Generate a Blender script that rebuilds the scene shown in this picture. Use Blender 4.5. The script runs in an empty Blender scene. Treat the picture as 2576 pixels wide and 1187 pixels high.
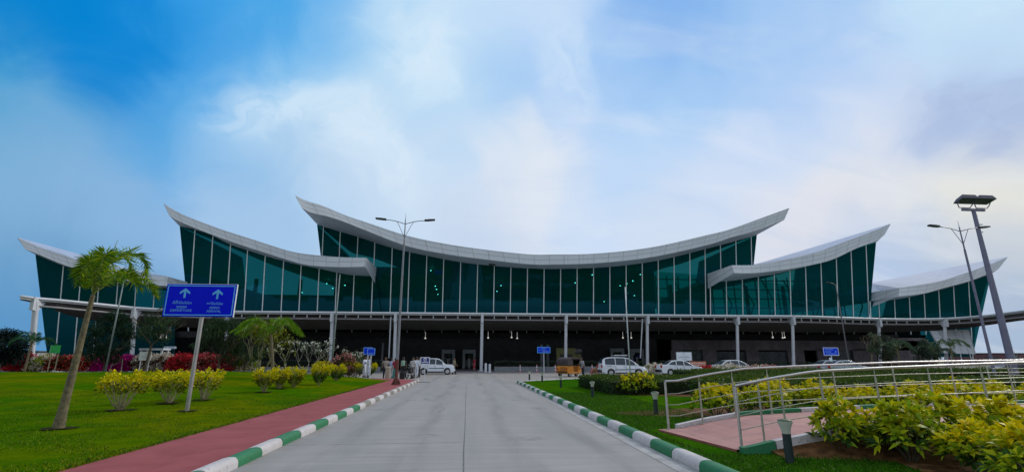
import bpy, bmesh, math, random
import numpy as np
from mathutils import Vector, Matrix
R = math.radians
random.seed(11)
RNG = np.random.default_rng(11)
SC = bpy.context.scene
COL = SC.collection

# ------------------------------------------------------------------ camera
W, H, F = 2576.0, 1187.0, 1200.0          # measuring frame used for the photograph
YAW, PITCH = R(5.2), math.atan(309.0 / F)
EYE = Vector((0, 0, 1.6))
cd = bpy.data.cameras.new('camera')
cam = bpy.data.objects.new('camera', cd)
COL.objects.link(cam)
cam.location = EYE
cam.rotation_euler = (R(90) + PITCH, 0, -YAW)
cd.sensor_width = 36
cd.lens = 36 * F / W
cd.clip_start = 0.1
cd.clip_end = 6000
SC.camera = cam
CR = cam.rotation_euler.to_matrix()
def ray(px, py): return CR @ Vector(((px - W / 2) / F, -(py - H / 2) / F, -1))
def at(px, py, Y):
    d = ray(px, py); return EYE + d * (Y / d.y)
def gnd(px, py, z=0.0):
    d = ray(px, py); return EYE + d * ((z - 1.6) / d.z)
LEAN = math.tan(R(10))
def atlean(px, py, Yg):                   # wall plane leaning 10 degrees outwards
    d = ray(px, py); t = (Yg - LEAN * EYE.z - EYE.y) / (d.y + LEAN * d.z)
    return EYE + d * t

# ------------------------------------------------------------------ sun, sky, exposure
SUN_EL, SUN_AZ = R(34), R(62)             # azimuth measured from +Y towards +X
sd = bpy.data.lights.new('sun', 'SUN'); so = bpy.data.objects.new('sun', sd); COL.objects.link(so)
sd.energy = 1.7; sd.angle = R(11); sd.color = (1.0, 0.93, 0.82)
sv = Vector((math.sin(SUN_AZ) * math.cos(SUN_EL), math.cos(SUN_AZ) * math.cos(SUN_EL), math.sin(SUN_EL)))
so.rotation_euler = sv.to_track_quat('Z', 'Y').to_euler()
so.location = (30, -20, 60)
SC.view_settings.view_transform = 'Standard'
SC.view_settings.look = 'None'
SC.view_settings.exposure = 0.0
SC.view_settings.gamma = 1.0
SC.view_settings.use_curve_mapping = False

world = bpy.data.worlds.new('World'); SC.world = world; world.use_nodes = True
nt = world.node_tree; nt.nodes.clear()
class NT:
    """tiny node-graph writer"""
    def __init__(s, t): s.t = t
    def n(s, typ, **kw):
        o = s.t.nodes.new(typ)
        for k, v in kw.items(): setattr(o, k, v)
        return o
    def put(s, sock, v):
        if hasattr(v, 'is_linked') or isinstance(v, bpy.types.NodeSocket): s.t.links.new(v, sock)
        else:
            if isinstance(v, (tuple, list, Vector)) and len(sock.default_value) == 4 and len(v) == 3: v = (*v, 1)
            sock.default_value = v
    def m(s, op, a, b=0.0, c=0.0, clamp=False):
        o = s.n('ShaderNodeMath', operation=op, use_clamp=clamp)
        s.put(o.inputs[0], a); s.put(o.inputs[1], b); s.put(o.inputs[2], c); return o.outputs[0]
    def v(s, op, a, b=(0, 0, 0)):
        o = s.n('ShaderNodeVectorMath', operation=op); s.put(o.inputs[0], a); s.put(o.inputs[1], b)
        return o.outputs['Value'] if op in ('DOT_PRODUCT', 'LENGTH') else o.outputs[0]
    def mix(s, f, a, b, blend='MIX'):
        o = s.n('ShaderNodeMix', data_type='RGBA', blend_type=blend)
        s.put(o.inputs[0], f); s.put(o.inputs[6], a); s.put(o.inputs[7], b); return o.outputs[2]
    def rng(s, x, a, b, c=0.0, d=1.0, kind='SMOOTHSTEP'):
        o = s.n('ShaderNodeMapRange', interpolation_type=kind)
        for i, q in enumerate((x, a, b, c, d)): s.put(o.inputs[i], q)
        return o.outputs[0]
    def noise(s, vec, scale, detail=3.0, rough=0.5, dist=0.0, col=False):
        o = s.n('ShaderNodeTexNoise')
        if vec is not None: s.put(o.inputs['Vector'], vec)
        s.put(o.inputs['Scale'], scale); s.put(o.inputs['Detail'], detail); s.put(o.inputs['Roughness'], rough); s.put(o.inputs['Distortion'], dist)
        return o.outputs['Color'] if col else o.outputs['Fac']
g = NT(nt)
tcw = g.n('ShaderNodeTexCoord')
D = g.v('NORMALIZE', tcw.outputs['Generated'])
sky = g.n('ShaderNodeTexSky', sky_type='NISHITA', sun_disc=False, sun_elevation=SUN_EL, sun_rotation=SUN_AZ)
sky.air_density = 1.0; sky.dust_density = 0.6; sky.ozone_density = 2.5
def sdir(px, py): return tuple(ray(px, py).normalized())
sep = g.n('ShaderNodeSeparateXYZ'); g.put(sep.inputs[0], D)
dz = g.m('MAXIMUM', sep.outputs[2], 0.0)
den = g.m('ADD', dz, 0.28)
cmb = g.n('ShaderNodeCombineXYZ')
g.put(cmb.inputs[0], g.m('DIVIDE', sep.outputs[0], den)); g.put(cmb.inputs[1], g.m('DIVIDE', sep.outputs[1], den))
CP = cmb.outputs[0]
# the cloud-veiled sky: tones of light by direction, stirred by noise into soft wisps
nA = g.noise(D, 2.2, 3.0, 0.5, 0.6, col=True)
nB = g.noise(D, 7.0, 4.0, 0.55, 1.0, col=True)
wv = g.v('ADD', g.v('SCALE', g.v('SUBTRACT', nA, (.5, .5, .5))), g.v('SCALE', g.v('SUBTRACT', nB, (.5, .5, .5))))
for nd, sc_ in zip([n_ for n_ in nt.nodes if n_.type == 'VECT_MATH' and n_.operation == 'SCALE'], (.22, .13)): nd.inputs['Scale'].default_value = sc_
DW = g.v('NORMALIZE', g.v('ADD', D, wv))
def lin(c): return tuple((x / 255 / 12.92 if x < 10 else ((x / 255 + .055) / 1.055) ** 2.4) * 10 for x in c)
TONES = [(50, 40, 0, 130, 205), (300, 150, 2, 132, 213), (200, 60, 0, 128, 206), (520, 90, 34, 146, 223), (640, 60, 70, 165, 230), (700, 190, 120, 188, 238), (880, 90, 118, 184, 237), (1050, 90, 185, 219, 246), (1090, 180, 216, 238, 251), (1110, 260, 205, 230, 248), (960, 180, 150, 202, 241),
 (1240, 220, 158, 200, 242), (1180, 60, 196, 222, 248), (1360, 190, 168, 204, 245), (1330, 60, 196, 220, 248), (1440, 230, 192, 216, 247), (1540, 160, 156, 198, 244), (1720, 60, 132, 180, 237), (1700, 220, 166, 204, 245), (2000, 200, 182, 209, 245), (1950, 60, 158, 198, 242), (2400, 60, 192, 226, 250),
 (2430, 265, 150, 176, 222), (2320, 290, 186, 205, 238), (2555, 285, 160, 184, 226), (2450, 170, 204, 228, 248), (2200, 300, 206, 222, 246), (2500, 430, 250, 244, 222), (2200, 430, 234, 234, 236), (1900, 440, 206, 222, 246), (1620, 400, 188, 216, 248), (1340, 420, 226, 233, 243), (1270, 510, 222, 229, 241), (1470, 520, 204, 222, 246),
 (1090, 350, 172, 208, 242), (1180, 430, 196, 221, 246), (1025, 470, 210, 228, 245), (950, 370, 206, 228, 246), (870, 290, 208, 230, 248), (720, 262, 196, 224, 246), (780, 400, 158, 198, 234), (800, 200, 124, 190, 238), (560, 230, 84, 170, 230), (420, 350, 84, 165, 224), (200, 430, 132, 180, 220), (600, 400, 138, 188, 232),
 (40, 300, 66, 157, 210), (60, 480, 130, 178, 214), (250, 520, 142, 182, 224), (100, 660, 118, 166, 206), (30, 800, 88, 148, 198), (620, 540, 164, 198, 232), (900, 520, 190, 214, 240), (1200, 600, 198, 215, 238), (2540, 800, 166, 186, 212), (2560, 620, 206, 212, 220), (2250, 660, 178, 199, 230), (2080, 560, 222, 224, 234), (1700, 540, 208, 222, 242)]
acc = None; wsum = None
for (px, py, r_, g_, b_) in TONES:
    w_ = g.m('EXPONENT', g.m('MULTIPLY_ADD', g.v('DOT_PRODUCT', DW, sdir(px, py)), 300.0, -300.0))
    sc = g.n('ShaderNodeVectorMath', operation='SCALE'); sc.inputs[0].default_value = lin((r_, g_, b_)); nt.links.new(w_, sc.inputs['Scale'])
    acc = sc.outputs[0] if acc is None else g.v('ADD', acc, sc.outputs[0])
    wsum = w_ if wsum is None else g.m('ADD', wsum, w_)
# elsewhere: the sky model under thin high cloud
rest = g.mix(.80, sky.outputs[0], (6.4, 7.0, 8.0))
sc = g.n('ShaderNodeVectorMath', operation='SCALE'); nt.links.new(rest, sc.inputs[0]); sc.inputs['Scale'].default_value = .0006
acc = g.v('ADD', acc, sc.outputs[0]); wsum = g.m('ADD', wsum, .0006)
dv = g.n('ShaderNodeVectorMath', operation='DIVIDE'); nt.links.new(acc, dv.inputs[0])
cw = g.n('ShaderNodeCombineXYZ')
for i_ in range(3): nt.links.new(wsum, cw.inputs[i_])
nt.links.new(cw.outputs[0], dv.inputs[1])
SKY = dv.outputs[0]
# bright wisps and the grey cloud, each where it hangs
nW = g.rng(g.noise(DW, 9.0, 5.0, .6, 1.2), .34, .62)
def blob(px, py, r_, col, k):
    global SKY
    SKY = g.mix(g.m('MULTIPLY', g.rng(g.v('DOT_PRODUCT', DW, sdir(px, py)), math.cos(R(r_)), math.cos(R(.3))), g.m('MULTIPLY_ADD', nW, k * .75, k * .25)), SKY, col)
for (px, py) in ((690, 252), (750, 268), (815, 282), (880, 302), (930, 342), (970, 392), (1005, 440), (1032, 488), (1082, 130), (1090, 185), (1100, 235), (1395, 110), (1425, 175), (1440, 240)):
    blob(px, py, 4.6, (7.2, 8.5, 9.6), .30 if px < 1300 else .22)
for (px, py, k) in ((2310, 296, .2), (2375, 284, .36), (2440, 274, .42), (2510, 285, .42), (2575, 280, .4)):
    blob(px, py, 3.7, (3.9, 4.9, 7.3), k)
# fine streaks of cirrus
mp = g.n('ShaderNodeMapping'); g.put(mp.inputs['Vector'], CP)
mp.inputs['Rotation'].default_value = (0, 0, R(-52)); mp.inputs['Scale'].default_value = (.8, 2.4, 1)
n1 = g.noise(mp.outputs[0], 2.0, 5.0, 0.5, 0.8)
whit = g.rng(g.v('DOT_PRODUCT', D, sdir(120, -40)), math.cos(R(26)), math.cos(R(62)))
SKY = g.mix(g.m('MULTIPLY', g.m('MULTIPLY', g.rng(n1, .46, .74), whit), .26), SKY, (8.6, 8.8, 9.0))
SKY = g.mix(g.m('MULTIPLY', g.m('MULTIPLY', g.rng(n1, .44, .24), whit), .22), SKY, (3.8, 5.7, 8.4))
gnd_col = (2.2, 2.4, 2.6)
SKY = g.mix(g.rng(sep.outputs[2], -0.02, 0.0), gnd_col, SKY)
bg = g.n('ShaderNodeBackground'); g.put(bg.inputs[0], SKY); bg.inputs[1].default_value = 0.1
wo = g.n('ShaderNodeOutputWorld'); nt.links.new(bg.outputs[0], wo.inputs[0])

# ------------------------------------------------------------------ materials
MATS = {}
def mat(name, col, rough=0.6, metal=0.0, var=0.12, scale=4.0, bump=0.0, spec=0.4, bscale=None, coat=0.0):
    if name in MATS: return MATS[name]
    m = bpy.data.materials.new(name); m.use_nodes = True
    t = NT(m.node_tree); b = m.node_tree.nodes['Principled BSDF']
    tc = t.n('ShaderNodeTexCoord'); o = tc.outputs['Object']
    nz = t.noise(o, scale, 5.0, 0.6)
    lo = tuple(c * (1 - var) for c in col); hi = tuple(min(1, c * (1 + var)) for c in col)
    t.put(b.inputs['Base Color'], t.mix(t.rng(nz, .3, .7), lo, hi))
    t.put(b.inputs['Roughness'], t.rng(t.noise(o, scale * 2.3, 3), .3, .7, max(.02, rough - .08), min(1, rough + .08)))
    b.inputs['Metallic'].default_value = metal; b.inputs['Specular IOR Level'].default_value = spec
    b.inputs['Coat Weight'].default_value = coat
    if bump:
        bp = t.n('ShaderNodeBump'); bp.inputs['Strength'].default_value = bump
        t.put(bp.inputs['Height'], t.noise(o, bscale or scale * 6, 4, .6)); t.put(b.inputs['Normal'], bp.outputs[0])
    MATS[name] = m; return m
def custom(name):
    m = bpy.data.materials.new(name); m.use_nodes = True; MATS[name] = m
    return m, NT(m.node_tree), m.node_tree.nodes['Principled BSDF']

# leaf: each leaf has a tint of its own in the attribute Col
LEAF, t, b = custom('leaf')
ca = t.n('ShaderNodeVertexColor', layer_name='Col')
b.inputs['Roughness'].default_value = 0.5; b.inputs['Specular IOR Level'].default_value = 0.12
t.put(b.inputs['Base Color'], ca.outputs[0])
tr = t.n('ShaderNodeBsdfTranslucent'); t.put(tr.inputs[0], ca.outputs[0])
mx = t.n('ShaderNodeMixShader'); mx.inputs[0].default_value = 0.28
t.t.links.new(b.outputs[0], mx.inputs[1]); t.t.links.new(tr.outputs[0], mx.inputs[2])
t.t.links.new(mx.outputs[0], t.t.nodes['Material Output'].inputs[0])

# lawn
def lawn_mat(name, ca_, cb_, cc_):
    m, t, b = custom(name)
    o = t.n('ShaderNodeTexCoord').outputs['Object']
    big = t.rng(t.noise(o, 0.22, 3, .5, .4), .35, .65); fine = t.rng(t.noise(o, 26, 4, .7), .3, .7)
    med = t.rng(t.noise(o, 1.6, 4, .6, .3), .38, .66)
    c = t.mix(big, ca_, cb_); c = t.mix(t.m('MULTIPLY', med, .55), c, cc_)
    c = t.mix(t.m('MULTIPLY', fine, .5), c, tuple(x * .45 for x in ca_))
    t.put(b.inputs['Base Color'], c); b.inputs['Roughness'].default_value = .9; b.inputs['Specular IOR Level'].default_value = .0
    bp = t.n('ShaderNodeBump'); bp.inputs['Strength'].default_value = .8; bp.inputs['Distance'].default_value = .04
    t.put(bp.inputs['Height'], t.m('ADD', t.noise(o, 40, 3, .7), t.m('MULTIPLY', t.noise(o, 5, 3, .6), 1.5))); t.put(b.inputs['Normal'], bp.outputs[0])
    return m
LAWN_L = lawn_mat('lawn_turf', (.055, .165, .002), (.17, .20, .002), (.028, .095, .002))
LAWN_R = lawn_mat('deep_green_turf', (.035, .14, .004), (.07, .17, .004), (.02, .075, .003))  # deeper green turf colour of the right lawn
SOIL = mat('garden_soil', (.11, .055, .022), .95, var=.5, scale=6, bump=.9, spec=.1)
GROUND = mat('dusty_ground', (.10, .11, .06), .95, var=.3, scale=.2, bump=.2, spec=.1)

# concrete carriageway: brushed across, stained
ROAD, t, b = custom('road_concrete')
o = t.n('ShaderNodeTexCoord').outputs['Object']
mpn = t.n('ShaderNodeMapping'); t.put(mpn.inputs['Vector'], o); mpn.inputs['Scale'].default_value = (.35, 5.5, 1)
br = t.noise(mpn.outputs[0], 1.0, 6, .62, .25)
mp2 = t.n('ShaderNodeMapping'); t.put(mp2.inputs['Vector'], o); mp2.inputs['Scale'].default_value = (.9, .12, 1)
st = t.noise(mp2.outputs[0], 1.1, 4, .55, .3)
c = t.mix(t.rng(br, .3, .72), (.285, .274, .268), (.36, .348, .338))
c = t.mix(t.m('MULTIPLY', t.rng(st, .40, .68), .35), c, (.20, .205, .215))
c = t.mix(t.m('MULTIPLY', t.rng(t.noise(o, .35, 4, .6), .52, .75), .4), c, (.36, .345, .32))
c = t.mix(t.m('MULTIPLY', t.rng(t.noise(o, 3.1, 5, .7), .6, .75), .35), c, (.17, .17, .165))
sx = t.n('ShaderNodeSeparateXYZ'); t.put(sx.inputs[0], o)
ax = t.m('ABSOLUTE', sx.outputs[0]); wob = t.m('MULTIPLY_ADD', t.noise(o, .25, 3, .5), .9, -.45)
trk = t.m('ADD', t.rng(t.m('ABSOLUTE', t.m('SUBTRACT', t.m('ADD', ax, wob), .95)), .38, .05), t.rng(t.m('ABSOLUTE', t.m('SUBTRACT', t.m('ADD', ax, wob), 2.45)), .38, .05), clamp=True)
c = t.mix(t.m('MULTIPLY', t.m('MULTIPLY', trk, t.rng(t.noise(mp2.outputs[0], 2.2, 4, .6), .3, .65)), .42), c, (.17, .165, .165))
edge = t.m('MULTIPLY', t.rng(ax, 2.7, 3.45), t.rng(t.noise(o, 2.2, 5, .7), .42, .62))
c = t.mix(t.m('MULTIPLY', edge, .5), c, (.26, .22, .17))
vc = t.n('ShaderNodeTexVoronoi', feature='DISTANCE_TO_EDGE'); t.put(vc.inputs['Vector'], t.v('ADD', o, t.v('MULTIPLY', t.noise(o, 1.5, 4, .6, col=True), (.9, .9, 0)))); vc.inputs['Scale'].default_value = .16
c = t.mix(t.m('MULTIPLY', t.m('MULTIPLY', t.rng(vc.outputs['Distance'], .004, .0008), t.rng(t.noise(o, .22, 2, .5), .5, .62)), .7), c, (.09, .09, .09))
sp_n = t.n('ShaderNodeTexVoronoi'); t.put(sp_n.inputs['Vector'], o); sp_n.inputs['Scale'].default_value = .55
c = t.mix(t.m('MULTIPLY', t.m('MULTIPLY', t.rng(sp_n.outputs['Distance'], .22, .08), t.rng(t.noise(o, 4, 3, .6), .35, .6)), .38), c, (.12, .115, .11))
t.put(b.inputs['Base Color'], c); t.put(b.inputs['Roughness'], t.rng(br, .3, .7, .62, .8)); b.inputs['Specular IOR Level'].default_value = .3
bp = t.n('ShaderNodeBump'); bp.inputs['Strength'].default_value = .25; bp.inputs['Distance'].default_value = .01
t.put(bp.inputs['Height'], t.noise(mpn.outputs[0], 9, 3, .6)); t.put(b.inputs['Normal'], bp.outputs[0])

# pinkish-red footpath
PATHM, t, b = custom('red_footpath')
o = t.n('ShaderNodeTexCoord').outputs['Object']
c = t.mix(t.rng(t.noise(o, 1.3, 5, .6, .3), .3, .7), (.26, .067, .072), (.33, .089, .094))
c = t.mix(t.m('MULTIPLY', t.rng(t.noise(o, 60, 3, .7), .5, .75), .35), c, (.15, .055, .06))
t.put(b.inputs['Base Color'], c); b.inputs['Roughness'].default_value = .85; b.inputs['Specular IOR Level'].default_value = .2
bp = t.n('ShaderNodeBump'); bp.inputs['Strength'].default_value = .3; bp.inputs['Distance'].default_value = .01
t.put(bp.inputs['Height'], t.noise(o, 90, 3, .6)); t.put(b.inputs['Normal'], bp.outputs[0])

def kerb_mat(name, col, worn):
    m, t, b = custom(name)
    o = t.n('ShaderNodeTexCoord').outputs['Object']
    c = t.mix(t.rng(t.noise(o, 5, 5, .65), .3, .7), tuple(x * .85 for x in col), col)
    c = t.mix(t.m('MULTIPLY', t.rng(t.noise(o, 11, 6, .7, .4), .55, .64), .75), c, worn)
    t.put(b.inputs['Base Color'], c); b.inputs['Roughness'].default_value = .55; b.inputs['Specular IOR Level'].default_value = .35
    bp = t.n('ShaderNodeBump'); bp.inputs['Strength'].default_value = .35; bp.inputs['Distance'].default_value = .01
    t.put(bp.inputs['Height'], t.noise(o, 35, 4, .6)); t.put(b.inputs['Normal'], bp.outputs[0])
    return m
KW = kerb_mat('white_kerb_paint', (.60, .57, .57), (.34, .31, .28))
KG = kerb_mat('green_kerb_paint', (.02, .19, .075), (.11, .15, .10))
KD = kerb_mat('bare_kerb_concrete', (.26, .24, .21), (.17, .16, .14))

# pink paving tiles on the ramp
TILE, t, b = custom('ramp_tiles')
o = t.n('ShaderNodeTexCoord').outputs['Object']
bk = t.n('ShaderNodeTexBrick', offset=0.0, squash=1.0); t.put(bk.inputs['Vector'], o)
bk.inputs['Color1'].default_value = (.50, .24, .20, 1); bk.inputs['Color2'].default_value = (.40, .19, .165, 1); bk.inputs['Mortar'].default_value = (.27, .14, .12, 1)
bk.inputs['Scale'].default_value = 1; bk.inputs['Mortar Size'].default_value = .006; bk.inputs['Brick Width'].default_value = .4; bk.inputs['Row Height'].default_value = .4; bk.inputs['Bias'].default_value = 0
c = t.mix(t.m('MULTIPLY', t.rng(t.noise(o, 3, 5, .6), .45, .75), .5), bk.outputs[0], (.30, .17, .14))
t.put(b.inputs['Base Color'], c); b.inputs['Roughness'].default_value = .6

# wall glass: teal tint, see-through and mirroring
def glass_mat(name, tint, ior=2.9, rough=.012, refl=(.02, .115, .18), body=(.0, .27, .28)):
    m, t, b = custom(name)
    m.node_tree.nodes.remove(b)
    tp = t.n('ShaderNodeBsdfTransparent'); tp.inputs[0].default_value = (*tint, 1)
    gl = t.n('ShaderNodeBsdfGlossy'); gl.inputs[0].default_value = (*refl, 1); gl.inputs['Roughness'].default_value = rough
    o = t.n('ShaderNodeTexCoord').outputs['Object']
    bp = t.n('ShaderNodeBump'); bp.inputs['Strength'].default_value = .06; bp.inputs['Distance'].default_value = .05
    t.put(bp.inputs['Height'], t.noise(o, .35, 2, .5))
    sx = t.n('ShaderNodeSeparateXYZ'); t.put(sx.inputs[0], o); cell = t.n('ShaderNodeCombineXYZ')
    t.put(cell.inputs[0], t.m('FLOOR', t.m('MULTIPLY', sx.outputs[0], .385))); t.put(cell.inputs[2], t.m('FLOOR', t.m('MULTIPLY', sx.outputs[2], .3)))
    wn_ = t.n('ShaderNodeTexWhiteNoise', noise_dimensions='3D'); t.put(wn_.inputs['Vector'], cell.outputs[0])
    tl_ = t.v('MULTIPLY', t.v('SUBTRACT', wn_.outputs['Color'], (.5, .5, .5)), (.03, .0, .035))
    t.put(gl.inputs['Normal'], t.v('NORMALIZE', t.v('ADD', bp.outputs[0], tl_)))
    geo = t.n('ShaderNodeNewGeometry'); fr = t.n('ShaderNodeFresnel')
    t.put(fr.inputs[0], t.mix(geo.outputs['Backfacing'], (ior, ior, ior), (1 / ior, 1 / ior, 1 / ior)))
    df = t.n('ShaderNodeBsdfDiffuse'); df.inputs[0].default_value = (*body, 1); mb_ = t.n('ShaderNodeMixShader'); mb_.inputs[0].default_value =   .14 if body[1] > 0 else 0
    t.t.links.new(tp.outputs[0], mb_.inputs[1]); t.t.links.new(df.outputs[0], mb_.inputs[2])
    ms = t.n('ShaderNodeMixShader'); t.put(ms.inputs[0], fr.outputs[0])
    t.t.links.new(mb_.outputs[0], ms.inputs[1]); t.t.links.new(gl.outputs[0], ms.inputs[2])
    t.t.links.new(ms.outputs[0], t.t.nodes['Material Output'].inputs[0])
    return m
TEAL = glass_mat('teal_wall_glass', (.014, .14, .138))
BACKGL = glass_mat('rear_glass', (.06, .62, .58), 1.5, body=(.0, .2, .2))
CLEAR = glass_mat('dark_door_glass', (.10, .17, .18), 1.5, refl=(.7, .85, .9), body=(0, 0, 0))

# roof cladding panels (UV in metres)
def panel_mat(name, ca_, cb_, line, w, h):
    m, t, b = custom(name)
    uv = t.n('ShaderNodeUVMap').outputs[0]
    bk = t.n('ShaderNodeTexBrick', offset=0.0, squash=1.0); t.put(bk.inputs['Vector'], uv)
    bk.inputs['Color1'].default_value = (*ca_, 1); bk.inputs['Color2'].default_value = (*cb_, 1); bk.inputs['Mortar'].default_value = (*line, 1)
    bk.inputs['Scale'].default_value = 1; bk.inputs['Mortar Size'].default_value = .05; bk.inputs['Brick Width'].default_value = w; bk.inputs['Row Height'].default_value = h; bk.inputs['Bias'].default_value = 0
    mpu = t.n('ShaderNodeMapping'); t.put(mpu.inputs['Vector'], uv); mpu.inputs['Scale'].default_value = (3.2, .25, 1)
    c = t.mix(t.m('MULTIPLY', t.rng(t.noise(uv, .5, 5, .7), .5, .8), .3), bk.outputs[0], tuple(x * .6 for x in ca_))
    c = t.mix(t.m('MULTIPLY', t.rng(t.noise(mpu.outputs[0], 1.0, 4, .6), .55, .75), .45), c, tuple(x * .5 for x in ca_))
    t.put(b.inputs['Base Color'], c); b.inputs['Roughness'].default_value = .42; b.inputs['Specular IOR Level'].default_value = .45
    return m
FASCIA = panel_mat('fascia_panels', (.60, .645, .68), (.555, .60, .635), (.35, .38, .41), 2.4, .8)
SOFFIT = mat('soffit_metal', (.42, .46, .49), .5, var=.08, scale=.3)
ROOFTOP = mat('roof_sheet', (.42, .46, .58), .45, var=.1, scale=.5)
WHITE = mat('white_steel', (.60, .64, .69), .4, var=.06, scale=2, spec=.5)
MULL = mat('mullion_alloy', (.70, .74, .75), .35, var=.05)
DARKST = mat('dark_steel', (.045, .045, .05), .5, var=.15)
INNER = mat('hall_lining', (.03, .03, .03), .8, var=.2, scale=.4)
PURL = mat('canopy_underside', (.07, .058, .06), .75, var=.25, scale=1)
POLE = mat('grey_pole_paint', (.21, .22, .25), .45, var=.12, spec=.5)
GALV = mat('galvanised_steel', (.45, .43, .42), .38, metal=.75, var=.12)
STEEL = mat('stainless_steel', (.55, .55, .55), .38, metal=1.0, var=.06, scale=7)
RUST = mat('red_oxide_paint', (.13, .045, .035), .7, var=.35, scale=9)
BLUE = mat('sign_blue', (.0, .008, .80), .5, var=.04, spec=.12)
BLUE2 = mat('far_sign_blue', (.004, .05, .78), .5, var=.05, spec=.15)
SWHITE = mat('sign_white', (.78, .86, .92), .4, var=.03)
SLBLUE = mat('sign_light_blue', (.12, .50, .95), .4, var=.05)
GREEN = mat('sign_green', (.02, .36, .07), .5, var=.2)
CONC = mat('planter_concrete', (.19, .21, .23), .8, var=.18, scale=2, bump=.2)
BARK = mat('pale_bark', (.155, .13, .075), .85, var=.35, scale=14, bump=.6)
DBARK = mat('dark_bark', (.09, .075, .05), .9, var=.35, scale=10, bump=.6)
RUBBER = mat('tyre_rubber', (.018, .018, .02), .8)
CARGL = mat('car_glass', (.012, .03, .045), .06, var=.05, spec=.7)
CHROME = mat('alloy_wheel', (.55, .56, .58), .3, metal=.8)
CWHITE = mat('white_car_paint', (.74, .79, .86), .22, var=.03, coat=.6)
CSILV = mat('silver_car_paint', (.44, .52, .60), .25, metal=.25, var=.03, coat=.6)
LENS = mat('lamp_lens', (.70, .72, .70), .15)
REDL = mat('red_lens', (.40, .02, .02), .2)
BLACK = mat('black_plastic', (.015, .015, .017), .55)
YELLOW = mat('taxi_yellow', (.50, .19, .008), .45, var=.12)
HOOD = mat('black_hood_cloth', (.05, .04, .045), .85, var=.3, bump=.3)
def solid(name, c, r=.8): return mat(name, c, r, var=.15, scale=9)
SKIN = solid('skin', (.20, .10, .06), .6); HAIR = solid('black_hair', (.012, .010, .010), .5)
def emit(name, col, st):
    m = bpy.data.materials.new(name); m.use_nodes = True; b = m.node_tree.nodes['Principled BSDF']
    b.inputs['Base Color'].default_value = (.8, .8, .8, 1); b.inputs['Emission Color'].default_value = (*col, 1); b.inputs['Emission Strength'].default_value = st
    MATS[name] = m; return m
LAMP = emit('lit_downlight', (1.0, .95, .85), 22)
# ------------------------------------------------------------------ mesh helpers
def setp(o, label=None, cat=None, group=None, kind=None):
    if label: o['label'] = label
    if cat: o['category'] = cat
    if group: o['group'] = group
    if kind: o['kind'] = kind
    return o
def thing(name, label, cat, loc=(0, 0, 0), rz=0.0, group=None):
    o = bpy.data.objects.new(name, None); COL.objects.link(o)
    o.empty_display_size = .2; o.location = loc; o.rotation_euler = (0, 0, rz)
    return setp(o, label, cat, group)
def link(name, me, parent=None, loc=(0, 0, 0), rz=0.0):
    o = bpy.data.objects.new(name, me); COL.objects.link(o)
    if parent: o.parent = parent
    o.location = loc; o.rotation_euler = (0, 0, rz)
    return o
def dup(root, loc=None, rz=None, label=None, scale=None):
    r = root.copy(); COL.objects.link(r)
    if loc is not None: r.location = loc
    if rz is not None: r.rotation_euler = (0, 0, rz)
    if label: r['label'] = label
    if scale is not None: r.scale = scale if hasattr(scale, '__len__') else (scale,) * 3
    for ch in list(root.children):
        c = ch.copy(); COL.objects.link(c); c.parent = r
        for gc in list(ch.children):
            d = gc.copy(); COL.objects.link(d); d.parent = c
    return r
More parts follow.
